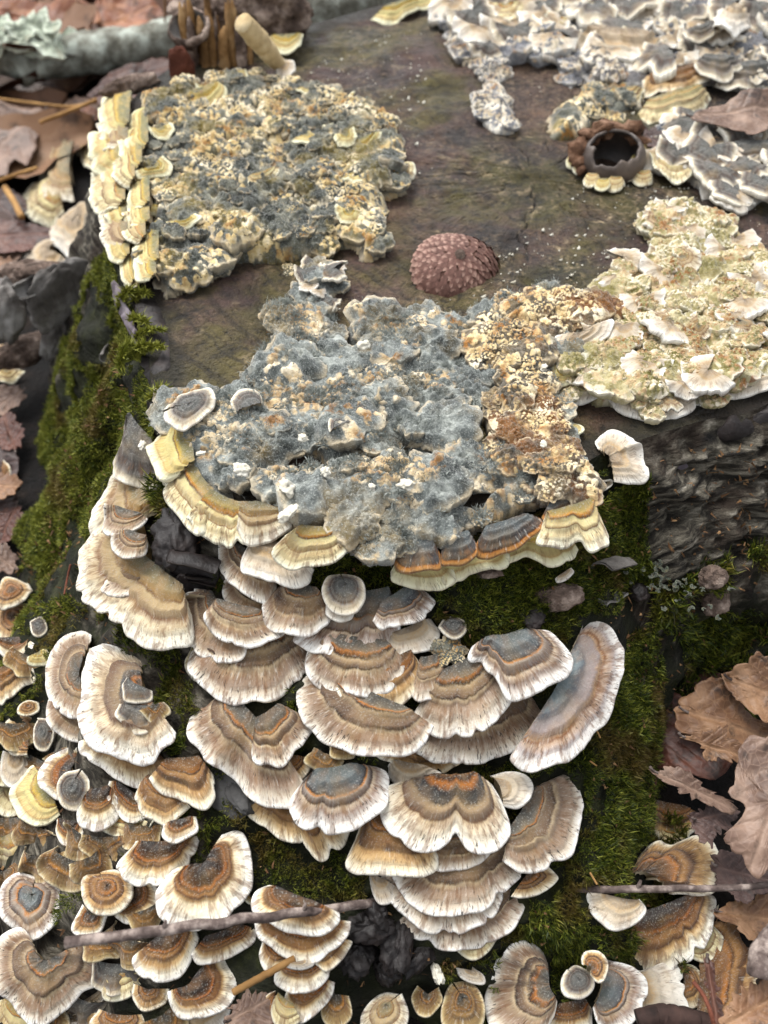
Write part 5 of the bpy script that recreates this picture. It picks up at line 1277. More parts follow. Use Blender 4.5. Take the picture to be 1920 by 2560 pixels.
for a_, b_, l_ in [((570, 270), (640, 245), 'feathery moss sprig reaching over the dark bark, topmost of the row'), ((560, 350), (638, 375), 'feathery moss sprig below the topmost one'),
                   ((575, 430), (712, 405), 'longest feathery moss sprig stretching towards the bare wood'), ((600, 500), (710, 480), 'bushy yellow-green moss sprig below the longest one'),
                   ((560, 520), (650, 470), 'short moss sprig beside the bushy one'), ((640, 720), (715, 665), 'moss sprig poking up behind the charcoal felted bracket'), ((520, 560), (560, 470), 'moss sprig climbing the loose bark'),
                   ((510, 300), (570, 235), 'moss sprig at the tip of the grey bark strip')]:
    sprig(a_, b_, 7.9, l_)

# fine hairs over the felted crust
top = np.vstack([CRUST_TOP['felted_crust']] + FUZZ['felted_crust'] * 2)
sel = top[R_.integers(len(top), size=110000)] + R_.normal(0, .03, (110000, 3)) * np.array([1, 1, .2])
sel = sel[fbm(sel * .9, 81, 3) > -.25]
V, F, at = blades(sel, np.repeat([[0, 0, 1.0]], len(sel), 0), .13, .005, R_, .9)
fz_o = link('fungus_fuzz', tris_mesh('fungus_fuzz', V, F, M['fuzz']))
tag(fz_o, 'pale woolly hairs standing on the grey felted crust', 'fungus fuzz', kind='stuff')

# crumbs of litter caught in the moss
P, Nn = sample_flank(-150, -60, .05, 1.0, 2600, R_, None, .3)
ok = clear_of_caps(P) & clear_of_caps(P + Nn * .12)
P, Nn = P[ok], Nn[ok]
V, F, at = blades(P + Nn * .08, R_.normal(0, 1, P.shape), .16, .03, R_, .2)
tag(link('moss_litter', tris_mesh('moss_litter', V, F, M['leaf_dust'])), 'brown crumbs of litter caught in the moss', 'litter', kind='stuff')
# ------------------------------------------------------------------ dead leaves
def mat_leaf(name, a, bb, c_, vein):
    m = NT(name)
    at = m.sep(m.attr('lf').outputs['Color'])       # r: vein, g: distance from midrib
    p = m.obj()
    rv = m.rand()
    c = m.ramp(m.noise(p, 40, 5, 0.6), [(0.3, srgb(*a)), (0.5, srgb(*bb)), (0.7, srgb(*c_))])
    c = m.hsv(c, 0.5, 1.0, m.math('ADD', .8, m.math('MULTIPLY', rv, .4)))
    c = m.mix(m.rng(m.noise(p, 130, 5), 0.57, 0.66, 0, .75), c, srgb(48, 36, 30))
    c = m.mix(m.rng(m.noise(m.addv(p, (3, 3, 3)), 70, 4), 0.54, 0.68, 0, .6), c, srgb(*vein))
    c = m.mix(m.math('MULTIPLY', at[0], .55), c, srgb(*vein))
    net = m.voronoi(p, 420, 'DISTANCE_TO_EDGE')
    c = m.mix(m.rng(net, .08, 0.0, 0, .25), c, srgb(*vein))
    m.base(c)
    m.bump(m.math('ADD', m.math('MULTIPLY', at[0], 1.5), m.math('ADD', m.math('MULTIPLY', net, -.8), m.noise(p, 300, 3))), .6, .05)
    m.b.inputs['Roughness'].default_value = .55
    m.b.inputs['Specular IOR Level'].default_value = .4
    return m.m
M['leaf_red'] = mat_leaf('red_brown_dead_leaf', (58, 32, 26), (86, 52, 41), (112, 74, 60), (130, 94, 78))
M['leaf_tan'] = mat_leaf('tan_dead_leaf', (92, 66, 46), (126, 94, 68), (156, 122, 92), (172, 140, 110))
M['leaf_grey'] = mat_leaf('grey_brown_dead_leaf', (86, 68, 58), (120, 97, 84), (150, 126, 110), (168, 145, 128))
M['leaf_dark'] = mat_leaf('dark_plum_dead_leaf', (56, 42, 40), (80, 62, 58), (104, 84, 78), (124, 102, 94))
M['leaf_orange'] = mat_leaf('rust_orange_dead_leaf', (96, 54, 32), (130, 80, 50), (164, 112, 74), (180, 134, 94))

def leaf_mesh(out, rib0, rib1, mat, s, curl=.5, wave=.3, thick=.02):
    """out: closed outline (n,3) near a plane; a thin curled blade with midrib and side veins, local to its centre"""
    O = spline(out, 90, closed=True)
    c = O.mean(0)
    w = O - c
    u_, sv, vt = np.linalg.svd(w)
    n_ = vt[2] if vt[2][2] > 0 else -vt[2]
    ax = rib1 - rib0; ax = ax - n_ * (ax @ n_); Lr = np.linalg.norm(ax); ax /= Lr
    sd_ = np.cross(n_, ax)
    K = 14
    rk = np.linspace(0, 1, K) ** .8
    O = O + (w / np.linalg.norm(w, axis=1, keepdims=True)) * (vnoise(np.c_[np.arange(90) * .45, np.full(90, s * 1.1)], s) * .11 + vnoise(np.c_[np.arange(90) * 1.1, np.full(90, s * 2.1)], s + 1) * .05)[:, None]
    G = c + (O - c)[:, None] * rk[None, :, None]
    q = G.reshape(-1, 3)
    x = (q - rib0) @ ax; y = (q - rib0) @ sd_
    S = max(np.abs(w).max(), .5)
    h = fbm(np.c_[x, y] * 2.2 / S + 9, s + 4, 4) * .10 * S + curl * (y / S) ** 2 * S * .5 + wave * S * .3 * fbm(np.c_[x / S * 1.3, y / S * 1.3] + s * 3.1, s, 3)
    vein = np.exp(-(y / (.035 * S + .02)) ** 2)
    ph = (x - np.abs(y) * .8) / (S * .26)
    side = np.exp(-((ph - np.round(ph)) * S * .26 / (.022 * S + .012)) ** 2) * (np.abs(y) < .9 * S)
    vein = np.maximum(vein, side * .45)
    h = h - vein * .007 * S
    top = q + n_ * h[:, None]
    V = np.vstack([top, top - n_ * thick]) - c
    F = []
    m_ = len(q)
    for i in range(90):
        j = (i + 1) % 90
        for k in range(K - 1):
            f = (i * K + k, i * K + k + 1, j * K + k + 1, j * K + k)
            F.append(f); F.append(tuple(v + m_ for v in f[::-1]))
        F.append((i * K + K - 1, i * K + K - 1 + m_, j * K + K - 1 + m_, j * K + K - 1))
    at = np.stack([np.r_[vein, vein], np.r_[np.abs(y), np.abs(y)] / S, np.zeros(2 * m_), np.ones(2 * m_)], 1)
    f0 = F[0]
    if np.cross(V[f0[1]] - V[f0[2]], V[f0[3]] - V[f0[2]]) @ n_ < 0:
        F = [f[::-1] for f in F]
    return V, F, at, c
def leaf(r, out, rib, z, tilt, mat, label, curl=.5, wave=.3, group=None):
    px = reg(r, out)
    c0 = on_z(px.mean(0)[None], z)[0]
    n_ = np.array([math.sin(math.radians(tilt[0])), math.sin(math.radians(tilt[1])), 1.0]); n_ /= np.linalg.norm(n_)
    O = on_plane(px, c0, n_)
    rb = on_plane(reg(r, rib), c0, n_)
    s = int(abs(px.sum())) % 997
    V, F, at, c = leaf_mesh(O, rb[0], rb[1], mat, s, curl, wave)
    root = tag(link('dead_leaf', None, loc=c), label, 'leaf', group)
    link('blade', mesh_from('blade', V, F, M[mat], {'lf': at}), root)
    d = rb[1] - rb[0]
    st = np.stack([rb[0] - c + d * k for k in (.04, -.02, -.05, -.08)]); st[:, 2] += np.array([0, .02, .06, .12])
    V, F = tube(st, [.035, .03, .03, .04], 7)
    link('stalk', mesh_from('stalk', V, F, M['twig']), root)
    return root
leaf('F', [(1070, 850), (1130, 815), (1200, 835), (1290, 890), (1400, 1000), (1480, 1090), (1500, 1180), (1400, 1230), (1190, 1185), (1165, 1290), (1120, 1310), (1095, 1255), (1045, 1245), (1036, 1150), (1050, 1020)], [(1140, 830), (1150, 1240)], 1.7, (-14, -10), 'leaf_red', 'glossy red-brown folded leaf with torn lower edge', .35, .35)
leaf('F', [(1280, 900), (1330, 830), (1420, 790), (1480, 800), (1530, 880), (1600, 960), (1700, 1000), (1690, 1090), (1500, 1090), (1300, 1030), (1272, 960)], [(1300, 930), (1660, 1050)], 2.5, (10, -16), 'leaf_tan', 'tan leaf with dark spots leaning on the red-brown one', .4, .3)
leaf('F', [(1470, 770), (1560, 715), (1659, 685), (1780, 690), (1820, 1000), (1659, 982), (1560, 910), (1500, 850)], [(1490, 790), (1800, 900)], 3.1, (-8, -22), 'leaf_tan', 'curled tan leaf with pale folded edge over the spotted one', .8, .3)
leaf('F', [(1275, 1035), (1380, 1030), (1470, 995), (1492, 1040), (1560, 1110), (1540, 1152), (1420, 1142), (1380, 1105), (1385, 1070), (1310, 1050)], [(1290, 1040), (1550, 1130)], 3.0, (6, -14), 'leaf_tan', 'narrow toothed tan leaf fragment', .3, .4)
leaf('H', [(1520, 110), (1560, 30), (1659, 5), (1820, 0), (1840, 500), (1680, 570), (1608, 642), (1562, 560), (1542, 505), (1450, 456), (1530, 370), (1556, 290), (1500, 270), (1510, 190)], [(1760, 60), (1590, 560)], 4.0, (-12, -14), 'leaf_grey', 'large lobed grey-brown oak leaf with blotches and pointed tips', .3, .3)
leaf('H', [(1330, 345), (1400, 300), (1500, 290), (1530, 350), (1430, 445), (1400, 482), (1340, 430)], [(1340, 360), (1500, 330)], 2.4, (8, -12), 'leaf_dark', 'small dark plum leaf between oak leaf and brown bracket')
leaf('F', [(1220, 670), (1270, 632), (1345, 690), (1445, 772), (1400, 802), (1325, 832), (1262, 745)], [(1235, 650), (1420, 800)], 1.9, (-24, -8), 'leaf_red', 'slim red-brown leaf standing by thin dry stems', .5)
leaf('H', [(1160, 150), (1300, 150), (1425, 245), (1520, 290), (1480, 330), (1330, 262), (1200, 190)], [(1170, 155), (1480, 300)], 2.9, (6, -10), 'leaf_grey', 'wedge of greyish leaf lying across the red-brown one', .3)
leaf('H', [(1420, 520), (1560, 500), (1660, 560), (1680, 650), (1560, 720), (1440, 640)], [(1430, 560), (1660, 620)], .9, (0, -6), 'leaf_dark', 'dull leaf in the shade of the oak leaf')
leaf('H', [(1440, 760), (1560, 700), (1760, 690), (1800, 860), (1660, 900), (1500, 820)], [(1450, 760), (1760, 800)], .5, (0, -6), 'leaf_tan', 'flat tan leaf behind the very large amber bracket')
leaf('H', [(1480, 1180), (1560, 1080), (1700, 1060), (1760, 1300), (1560, 1330), (1450, 1290)], [(1460, 1260), (1700, 1120)], 3.0, (-10, -6), 'leaf_tan', 'ochre leaf covering the edge of the very large amber bracket', .3)
leaf('H', [(1385, 960), (1420, 985), (1440, 1080), (1470, 1240), (1420, 1250), (1395, 1120)], [(1395, 970), (1440, 1240)], 2.8, (-20, 0), 'leaf_red', 'red-brown leaf splinter lying across the amber brackets')
leaf('B', [(1330, 510), (1450, 450), (1560, 410), (1659, 395), (1800, 400), (1820, 500), (1659, 572), (1580, 592), (1480, 565)], [(1340, 505), (1800, 440)], 9.3, (0, -12), 'leaf_grey', 'grey-brown leaf with holes lying on the far side of the cut face', .4)
leaf('B', [(1110, 560), (1170, 560), (1222, 600), (1210, 640), (1140, 640)], [(1115, 570), (1215, 630)], 8.5, (0, -10), 'leaf_dark', 'dark leaf scrap stuck behind the split nut shell', .3)
leaf('A', [(-60, 440), (60, 455), (140, 465), (192, 490), (165, 600), (130, 745), (80, 690), (55, 720), (0, 790), (-160, 840), (-240, 600)], [(180, 490), (-160, 760)], 1.2, (6, -14), 'leaf_grey', 'broad pinkish brown oak leaf with a slot between lobes', .3)
leaf('A', [(380, 420), (480, 330), (600, 280), (720, 250), (760, 330), (640, 420), (520, 460)], [(400, 420), (720, 290)], 2.2, (0, -22), 'leaf_red', 'rusty leaf leaning against the crumbly crust side', .4)
leaf('A', [(-80, 60), (80, 20), (300, 0), (420, 40), (420, 110), (240, 150), (60, 190)], [(-60, 120), (400, 60)], 1.8, (0, -20), 'leaf_orange', 'rust orange leaf behind the lichened branch')
leaf('A', [(430, 20), (560, -20), (700, 0), (720, 80), (650, 130), (480, 140), (420, 100)], [(440, 110), (700, 20)], 1.6, (0, -18), 'leaf_orange', 'golden tan leaf beyond the lichened branch')
leaf('A', [(180, -60), (400, -90), (560, -60), (520, 20), (320, 30), (200, 10)], [(190, -20), (540, -50)], 1.2, (0, -18), 'leaf_red', 'chestnut leaf, farthest from the stump')
leaf('A', [(60, 330), (200, 330), (360, 300), (480, 290), (400, 350), (280, 420), (120, 440)], [(70, 400), (460, 300)], .8, (0, -14), 'leaf_grey', 'pale brown leaf under the lichened branch')
leaf('A', [(180, 540), (300, 470), (420, 470), (420, 520), (300, 560)], [(190, 540), (420, 490)], 1.0, (0, -14), 'leaf_orange', 'orange leaf scrap beside crossed grass stems')
leaf('A', [(-60, 840), (40, 830), (100, 900), (80, 1000), (-60, 960)], [(-40, 850), (80, 960)], .6, (0, -8), 'leaf_dark', 'dark leaf below the slotted oak leaf')
leaf('A', [(-60, 980), (100, 960), (240, 1000), (160, 1090), (-60, 1080)], [(-50, 1020), (220, 1010)], 1.0, (0, -8), 'leaf_red', 'plum-brown leaf near the white woolly brackets')
leaf('C', [(-80, 900), (30, 860), (80, 960), (60, 1100), (-80, 1150)], [(-60, 900), (60, 1060)], .4, (6, -6), 'leaf_dark', 'dark wet leaf beside the mossy flank')
leaf('E', [(-80, 20), (40, -20), (90, 60), (60, 180), (-80, 200)], [(-60, 20), (60, 160)], .4, (6, -6), 'leaf_dark', 'shaded brown leaf above the blurred clump')
leaf('E', [(-60, 860), (60, 880), (180, 900), (200, 980), (60, 1010), (-60, 990)], [(-50, 900), (190, 950)], .7, (0, -6), 'leaf_tan', 'dim tan leaf tucked under the edge clump')
leaf('G', [(990, 1180), (1060, 1120), (1180, 1100), (1200, 1200), (1100, 1300), (980, 1280)], [(990, 1230), (1190, 1120)], 2.2, (0, 0), 'leaf_grey', 'smooth grey-tan leaf below the dry straw', .2, .15)

LIT = [('A', 20, 900, 'leaf_red', 'plum leaf corner by the ringed cream bracket'), ('A', 60, 1060, 'leaf_grey', 'greyish leaf below the plum leaf corner'), ('A', 20, 1180, 'leaf_tan', 'tan leaf pressed against the broken log'),
       ('C', 10, 700, 'leaf_grey', 'pale brown leaf under the yellow-cream bracket'), ('C', 40, 830, 'leaf_red', 'reddish leaf in the dark beside the mossy flank'), ('C', -20, 1060, 'leaf_tan', 'tan leaf behind the single amber bracket'),
       ('E', 30, 120, 'leaf_red', 'wet red leaf beside the moss'), ('E', -10, 260, 'leaf_grey', 'grey leaf tip above the tan humped bracket'), ('A', 330, 500, 'leaf_grey', 'brown leaf in shadow under the crossed stems'), ('A', 90, 640, 'leaf_red', 'brown leaf showing behind the slotted oak leaf')]
for k_, (r_, x, y, m_, lab) in enumerate(LIT):
    a0 = k_ * 1.9
    rx, ry = 120, 62
    pts = [(x + rx * math.cos(t) * (1 + .12 * math.sin(5 * t)) * math.cos(a0) * .9 - ry * math.sin(t) * math.sin(a0), y + rx * math.cos(t) * math.sin(a0) * .7 + ry * math.sin(t) * math.cos(a0)) for t in np.linspace(0, 2 * math.pi, 12, endpoint=False)]
    leaf(r_, pts, [pts[0], pts[6]], .5 + .25 * (k_ % 3), (6 * math.sin(k_), -8), m_, lab, .5, .4)
# ------------------------------------------------------------------ twigs, straws, branches
def stick(name, r, px, zs, rad, mat, label, cat='twig', lifts=None, seg=10, rough=.08, n=46, part='stem'):
    px = reg(r, px)
    P = []
    for i, p in enumerate(px):
        if lifts is not None:
            h_, _ = hit(p); P.append(h_ - ray(p)[0] * lifts[i])
        else:
            P.append(on_z(p[None], zs[i] if hasattr(zs, '__len__') else zs)[0])
    P = spline(np.array(P), n)
    P = P + np.stack([vnoise(np.c_[np.arange(n) * .3, np.full(n, k * 9.1)], 5) for k in range(3)], 1) * np.mean(rad) * (.35 if n > 60 else .10)
    rd = np.interp(np.linspace(0, 1, n), np.linspace(0, 1, len(rad)), rad) if hasattr(rad, '__len__') else np.full(n, rad)
    V, F = tube(P - P[0], rd, seg, int(px.sum()) % 91, rough)
    root = tag(link(name, None, loc=P[0]), label, cat)
    link(part, mesh_from(part, V, F, M[mat]), root)
    return root, P
M['straw'] = mat_simple('dry_straw', [(.3, srgb(136, 104, 64)), (.7, srgb(196, 160, 110))], 60, .4, 900, .02)
M['dark_twig'] = mat_simple('dark_brown_twig', [(.3, srgb(36, 28, 26)), (.7, srgb(84, 66, 60))], 200, .6, 900, .02)
M['pale_wood'] = mat_simple('bleached_bare_wood', [(.3, srgb(164, 142, 106)), (.55, srgb(206, 188, 152)), (.75, srgb(232, 220, 192))], 90, .5, 500, .03)
M['brown_wood'] = mat_simple('crumbling_brown_wood', [(.3, srgb(96, 72, 46)), (.5, srgb(148, 118, 80)), (.72, srgb(190, 164, 126))], 70, .9, 300, .1)
M['rot'] = mat_simple('rough_grey_brown_bark', [(.32, srgb(70, 58, 50)), (.5, srgb(124, 108, 98)), (.66, srgb(184, 168, 156))], 160, 1.0, 350, .2)
M['slate_bark'] = mat_simple('smooth_slate_bark', [(.3, srgb(58, 57, 56)), (.5, srgb(88, 87, 86)), (.72, srgb(122, 121, 119))], 60, .6, 400, .05)
M['chip_red'] = mat_simple('red_brown_bark', [(.3, srgb(84, 48, 36)), (.7, srgb(138, 90, 72))], 90, .9, 350, .1)
M['lichen_bark'] = mat_simple('lichened_branch_bark', [(.3, srgb(96, 94, 84)), (.44, srgb(132, 131, 120)), (.54, srgb(160, 162, 152)), (.66, srgb(196, 202, 192))], 110, .9, 300, .12)
root, P = stick('twig', 'P', np.vstack([reg('G', [(275, 893), (480, 868), (700, 838), (900, 812), (1150, 780), (1400, 750), (1600, 722)]), reg('H', [(60, 712), (250, 700), (450, 690), (600, 675), (720, 664), (900, 660), (1150, 662), (1400, 660), (1720, 645)])]),
      [5.0, 5.0, 4.9, 4.8, 4.4, 3.9, 3.2, 2.5, 2.2, 2.2, 2.4, 2.6, 2.8, 3.2, 3.1, 3.0], [.108, .105, .10, .096, .09, .085, .08, .075, .07], 'twig', 'long grey twig lying across the lower brackets and passing behind the pile', n=110)
for u in (.12, .3, .8):
    i = int(u * 109)
    V, F = tube(np.stack([P[i], P[i] + np.array([.02, .05, .12]), P[i] + np.array([.05, .12, .2])]) - P[0], [.06, .045, .03], 7)
    link('bud_scar', mesh_from('bud_scar', V, F, M['twig']), root)
stick('straw', 'G', [(1005, 1108), (1140, 1035), (1275, 960)], [3.2, 3.3, 3.4], .075, 'straw', 'tan dry straw stuck into the narrow pile', 'straw')
stick('grass_stem', 'A', [(-20, 425), (140, 445), (300, 460), (420, 440)], [2.2, 2.2, 2.3, 2.4], .07, 'straw', 'pale dry grass stem across the leaf litter', 'grass stem')
stick('grass_stem', 'A', [(170, 530), (300, 480), (420, 430)], [2.0, 2.2, 2.6], .10, 'straw', 'thicker straw crossing the pale grass stem', 'grass stem')
stick('grass_stem', 'A', [(-20, 785), (80, 750), (160, 725)], [2.0, 2.2, 2.6], .08, 'straw', 'tan stem below the slotted oak leaf', 'grass stem')
stick('grass_stem', 'A', [(20, 810), (60, 870), (95, 940)], [1.6, 1.6, 1.6], .15, 'straw', 'short stout straw piece in the dark litter', 'grass stem')
stick('grass_stem', 'A', [(712, -20), (714, 40), (712, 90)], [7, 6, 5], .05, 'straw', 'thin upright straw behind the lichened branch', 'grass stem')
stick('dry_stem', 'F', [(1275, 520), (1250, 620), (1235, 700), (1230, 800), (1240, 860)], [3.2, 2.6, 2.2, 1.8, 1.5], .09, 'straw', 'pale dry stem rising beside the slim leaf', 'stem')
stick('dry_stem', 'F', [(1130, 760), (1140, 700), (1180, 650), (1250, 610), (1300, 580)], [1.6, 1.8, 2.0, 2.4, 2.8], .045, 'dark_twig', 'thin dark bent stem in the mossy hollow', 'stem')
stick('dry_stem', 'H', [(1335, 1060), (1380, 1120), (1410, 1190), (1430, 1260)], [3.2, 3.2, 3.2, 3.0], .045, 'chip_red', 'slender red stem forking over the amber brackets', 'stem')
stick('pine_needle', 'E', [(305, 295), (290, 360), (278, 425)], 0, .028, 'chip_red', 'orange-brown needle lying on the moss', 'needle', lifts=[.35, .35, .3])
stick('pine_needle', 'H', [(890, 590), (920, 640)], 0, .022, 'straw', 'pale needle on the moss above the twig', 'needle', lifts=[.3, .35])
stick('pine_needle', 'F', [(915, 1005), (935, 1045)], 0, .02, 'straw', 'needle on the moss under the two-lobed bracket', 'needle', lifts=[.3, .35])
stick('pine_needle', 'F', [(890, 1145), (918, 1165)], 0, .02, 'straw', 'short needle above the round bracket with dark eye', 'needle', lifts=[.3, .35])
# branch with lichen behind
root, P = stick('fallen_branch', 'A', [(60, 310), (170, 270), (330, 235), (500, 215), (650, 190), (780, 150), (900, 120)], [2.3, 2.4, 2.6, 2.8, 3.0, 3.2, 3.4], [.85, 1.0, 1.05, 1.05, 1.0, .95, .9], 'lichen_bark', 'grey lichened branch lying behind the stump', 'branch', seg=18, rough=.12, part='limb')
V, F = tube(np.array([P[4], P[2] + [-1.0, 0.2, .5], P[1] + [-3.2, 1.2, 1.2], P[0] + [-5, 2.4, 1.4]]) - P[0], [.9, .9, .85, .8], 14, 3, .1)
link('side_limb', mesh_from('side_limb', V, F, M['lichen_bark']), root)
PAL['mint'] = [(0, (150, 158, 140)), (.4, (184, 194, 174)), (.8, (204, 212, 194)), (1.0, (222, 230, 214))]
PAL['lichen'] = [(0, (64, 70, 56)), (.5, (88, 96, 80)), (1.0, (116, 124, 106))]
M['cap_lichen'] = mat_cap('grey_green_lichen', 'lichen', .2, .2)
M['cap_mint'] = mat_cap('mint_lichen', 'mint', .2, .2)
lroot = tag(link('leafy_lichen', None, loc=on_z(reg('A', [(80, 140)]), 4.0)[0]), 'pale mint leafy lichen growing on the branch', 'lichen')
Lr = np.random.default_rng(91)
for i in range(40):
    link('lobe', fans('mint')[i % 7], lroot, loc=(Lr.uniform(-2.6, 2.0), Lr.uniform(-1.0, 1.2), Lr.uniform(-.6, .5)), rot=(Lr.uniform(.2, .9), Lr.normal(0, .3), Lr.uniform(-1, 1)), scale=Lr.uniform(.5, 1.0))
lroot = tag(link('leafy_lichen', None, loc=hit(reg('F', [(1230, 370)])[0])[0] + np.array([0, 0, .3])), 'grey-green lichen rosettes in the mossy hollow', 'lichen')
for i in range(70):
    link('lobe', fans('lichen')[i % 7], lroot, loc=(Lr.normal(0, .6), Lr.normal(0, .5), Lr.uniform(-.25, .1)), rot=(Lr.uniform(.0, .7), Lr.normal(0, .4), Lr.uniform(-3, 3)), scale=Lr.uniform(.05, .11))

# ------------------------------------------------------------------ lumps, chips and curls of bark
def lump(name, p, size, mat, label, cat, s, rough=.35, rot=(0, 0, 0), n=26, group=None, part=None):
    th_ = np.linspace(0.001, math.pi - .001, n); ph = np.linspace(0, 2 * math.pi, n * 2)
    T_, P_ = np.meshgrid(th_, ph, indexing='ij')
    d = np.stack([np.sin(T_) * np.cos(P_), np.sin(T_) * np.sin(P_), np.cos(T_)], -1).reshape(-1, 3)
    rr_ = 1 + rough * fbm(d * 1.6 + s, s, 4) + rough * .4 * fbm(d * 6 + s, s + 2, 3)
    V = d * rr_[:, None] * np.asarray(size)
    me = mesh_from(part or name, V, grid_faces(n, 2 * n, True), M[mat])
    if part:
        root = tag(link(name, None, loc=p, rot=rot), label, cat, group); link(part, me, root); return root
    return tag(link(name, me, loc=p, rot=rot), label, cat, group)
def at_px(r, p, lift=0.0):
    q = reg(r, [p])[0]
    return hit(q)[0] - ray(q)[0] * lift
def at_z(r, p, z):
    return on_z(reg(r, [p]), z)[0]
def curl(name, p, length, rad, arc, rot, mat, label, s, thick=.05, cat='bark curl'):
    """a curled strip of bark: part of a tube wall"""
    nu, nv = 22, 16
    u = np.linspace(-.5, .5, nu) * length; v = np.linspace(-arc / 2, arc / 2, nv)
    U_, V_ = np.meshgrid(u, v, indexing='ij')
    q = np.c_[U_.ravel(), V_.ravel()]
    r_ = rad * (1 + .25 * fbm(np.c_[q[:, 0] / length * 2, q[:, 1]], s, 3))
    edge = .5 * length * .12 * fbm(np.c_[q[:, 1] * 2, np.full(len(q), s * 1.0)], s + 3, 2) * np.sign(q[:, 0])
    X = np.stack([q[:, 0] + edge, r_ * np.sin(q[:, 1]), -r_ * np.cos(q[:, 1])], 1)
    Xi = np.stack([q[:, 0] + edge, (r_ - thick) * np.sin(q[:, 1]), -(r_ - thick) * np.cos(q[:, 1])], 1)
    n_ = len(q)
    F = grid_faces(nu, nv).tolist() + (grid_faces(nu, nv, True) + n_).tolist()
    for i in range(nu - 1):
        for j in (0, nv - 1):
            a_, b_ = i * nv + j, (i + 1) * nv + j
            F.append((a_, b_, b_ + n_, a_ + n_) if j else (b_, a_, a_ + n_, b_ + n_))
    for j in range(nv - 1):
        for i in (0, nu - 1):
            a_, b_ = i * nv + j, i * nv + j + 1
            F.append((b_, a_, a_ + n_, b_ + n_) if i else (a_, b_, b_ + n_, a_ + n_))
    return tag(link(name, mesh_from(name, np.vstack([X, Xi]), F, M[mat]), loc=p, rot=rot), label, cat)
bl = tag(link('broken_log', None, loc=at_z('C', (150, 300), 3.0)), 'hollow broken grey log beside the mossy flank', 'log')
def slab(parent, r, p, z, size, mat, s, rot, nm='slab'):
    o = lump('tmp', at_z(r, p, z) - np.array(parent.location) / CM, size, mat, None, None, s, .28, rot, 30)
    o.parent = parent; o.name = nm; o.data.name = nm
    return o
for k_, (p_, z_, sz_, mt_, rt_) in enumerate([((20, 310), 3.6, (.75, .9, 1.2), 'grey_wood', (0, .2, .2)), ((270, 240), 4.2, (1.3, .45, 1.5), 'grey_wood', (.2, 0, .75)), ((210, 150), 5.0, (1.2, .5, .4), 'rot', (0, .3, .5)),
                                              ((60, 160), 4.2, (1.4, .5, .5), 'rot', (0, -.2, .2)), ((240, 420), 2.4, (.5, .4, 1.4), 'grey_wood', (.4, .3, .6)), ((100, 480), 1.6, (1.3, .6, .5), 'rot', (0, 0, .8))]):
    slab(bl, 'C', p_, z_, sz_, mt_, 70 + k_, rt_)
curl('bark_curl', at_z('C', (120, 205), 5.2), .8, .28, 3.6, (math.radians(60), 0, math.radians(50)), 'grey_wood', 'pale curled sliver hanging in the hollow of the log', 3, .05)
curl('bark_curl', at_px('F', (990, 360), .4), .9, .5, 4.2, (math.radians(70), math.radians(20), math.radians(30)), 'grey_wood', 'small tightly rolled grey bark curl at the mossy corner', 5, .06)
curl('bark_curl', at_px('C', (470, 490), .3), .5, .22, 3.6, (math.radians(60), 0, math.radians(80)), 'grey_wood', 'tiny grey bark ring in the moss beside the sprigs', 6, .04)
curl('bark_curl', at_px('E', (830, 330), .4), 1.1, .42, 3.4, (math.radians(100), math.radians(10), math.radians(-10)), 'dark_bark', 'black curled bark strip between cream and pale brackets', 7, .08)
curl('bark_curl', at_px('E', (850, 400), .3), .9, .3, 3.0, (math.radians(80), math.radians(40), math.radians(20)), 'dark_bark', 'second black bark strip under the first', 8, .07)
lump('bark_chip', at_px('E', (770, 170), .3), (.55, .9, .4), 'dark_bark', 'black furrowed bark block below the yellow-cream rim', 'bark chip', 11, .5)
lump('bark_chip', at_px('F', (750, 430), .25), (.62, .36, .3), 'rot', 'grey stubby bark knot on the moss below the crust', 'bark chip', 12, .35, (0, 0, .15))
lump('bark_chip', at_px('F', (440, 330), .1), (.4, .14, .12), 'rot', 'flat grey bark sliver sunk in the moss', 'bark chip', 13)
lump('bark_chip', at_px('F', (640, 520), .15), (.3, .35, .12), 'dark_bark', 'dark bare bark patch above the grey-crowned bracket', 'bark chip', 14)
lump('bark_chip', at_px('G', (960, 160), .1), (.65, 1.1, .14), 'slate_bark', 'smooth grey bark plate between two clumps of brackets', 'bark chip', 15, .2, (.2, -.3, .7))
lump('bark_chip', at_px('G', (1030, 250), .2), (.25, .5, .14), 'slate_bark', 'grey bark splinter above the moss', 'bark chip', 16, .3, (0, .3, .5))
b('F', (775, 330), [(745, 350), (755, 365), (790, 355), (818, 325), (805, 310)], 'white', 'small white-lipped bracket alone on the moss', lift=.35)
lump('bark_chip', at_px('F', (1100, 410), .2), (.25, .3, .2), 'dark_bark', 'small dark chip in the mossy hollow', 'bark chip', 17)
lump('bark_chip', at_px('F', (1420, 350), .4), (.35, .3, .3), 'rot', 'pale grey lump in the dark mossy hollow', 'bark chip', 18)
lump('bark_chip', at_px('F', (1425, 450), .4), (.35, .4, .3), 'rot', 'brown-grey lump under the pale one', 'bark chip', 19)
b('F', (290, 550), [(240, 560), (270, 590), (310, 606), (350, 575), (355, 540), (320, 520), (270, 525)], 'slate', 'little grey lobed bracket flat on the moss', lift=.3)
tf = tag(link('fungus_knobs', None, loc=at_px('F', (280, 690), .3)), 'orange-yellow knobbly growth between grey felt brackets', 'fungus')
for i, (x, y, s_) in enumerate([(-.25, .15, .2), (.05, .2, .24), (.25, .1, .18), (0, -.05, .2), (-.15, -.2, .17), (.2, -.2, .16)]):
    link('lump', blobs('crust_left')[i], tf, loc=(x, y, .1), rot=(.4, 0, i), scale=s_)
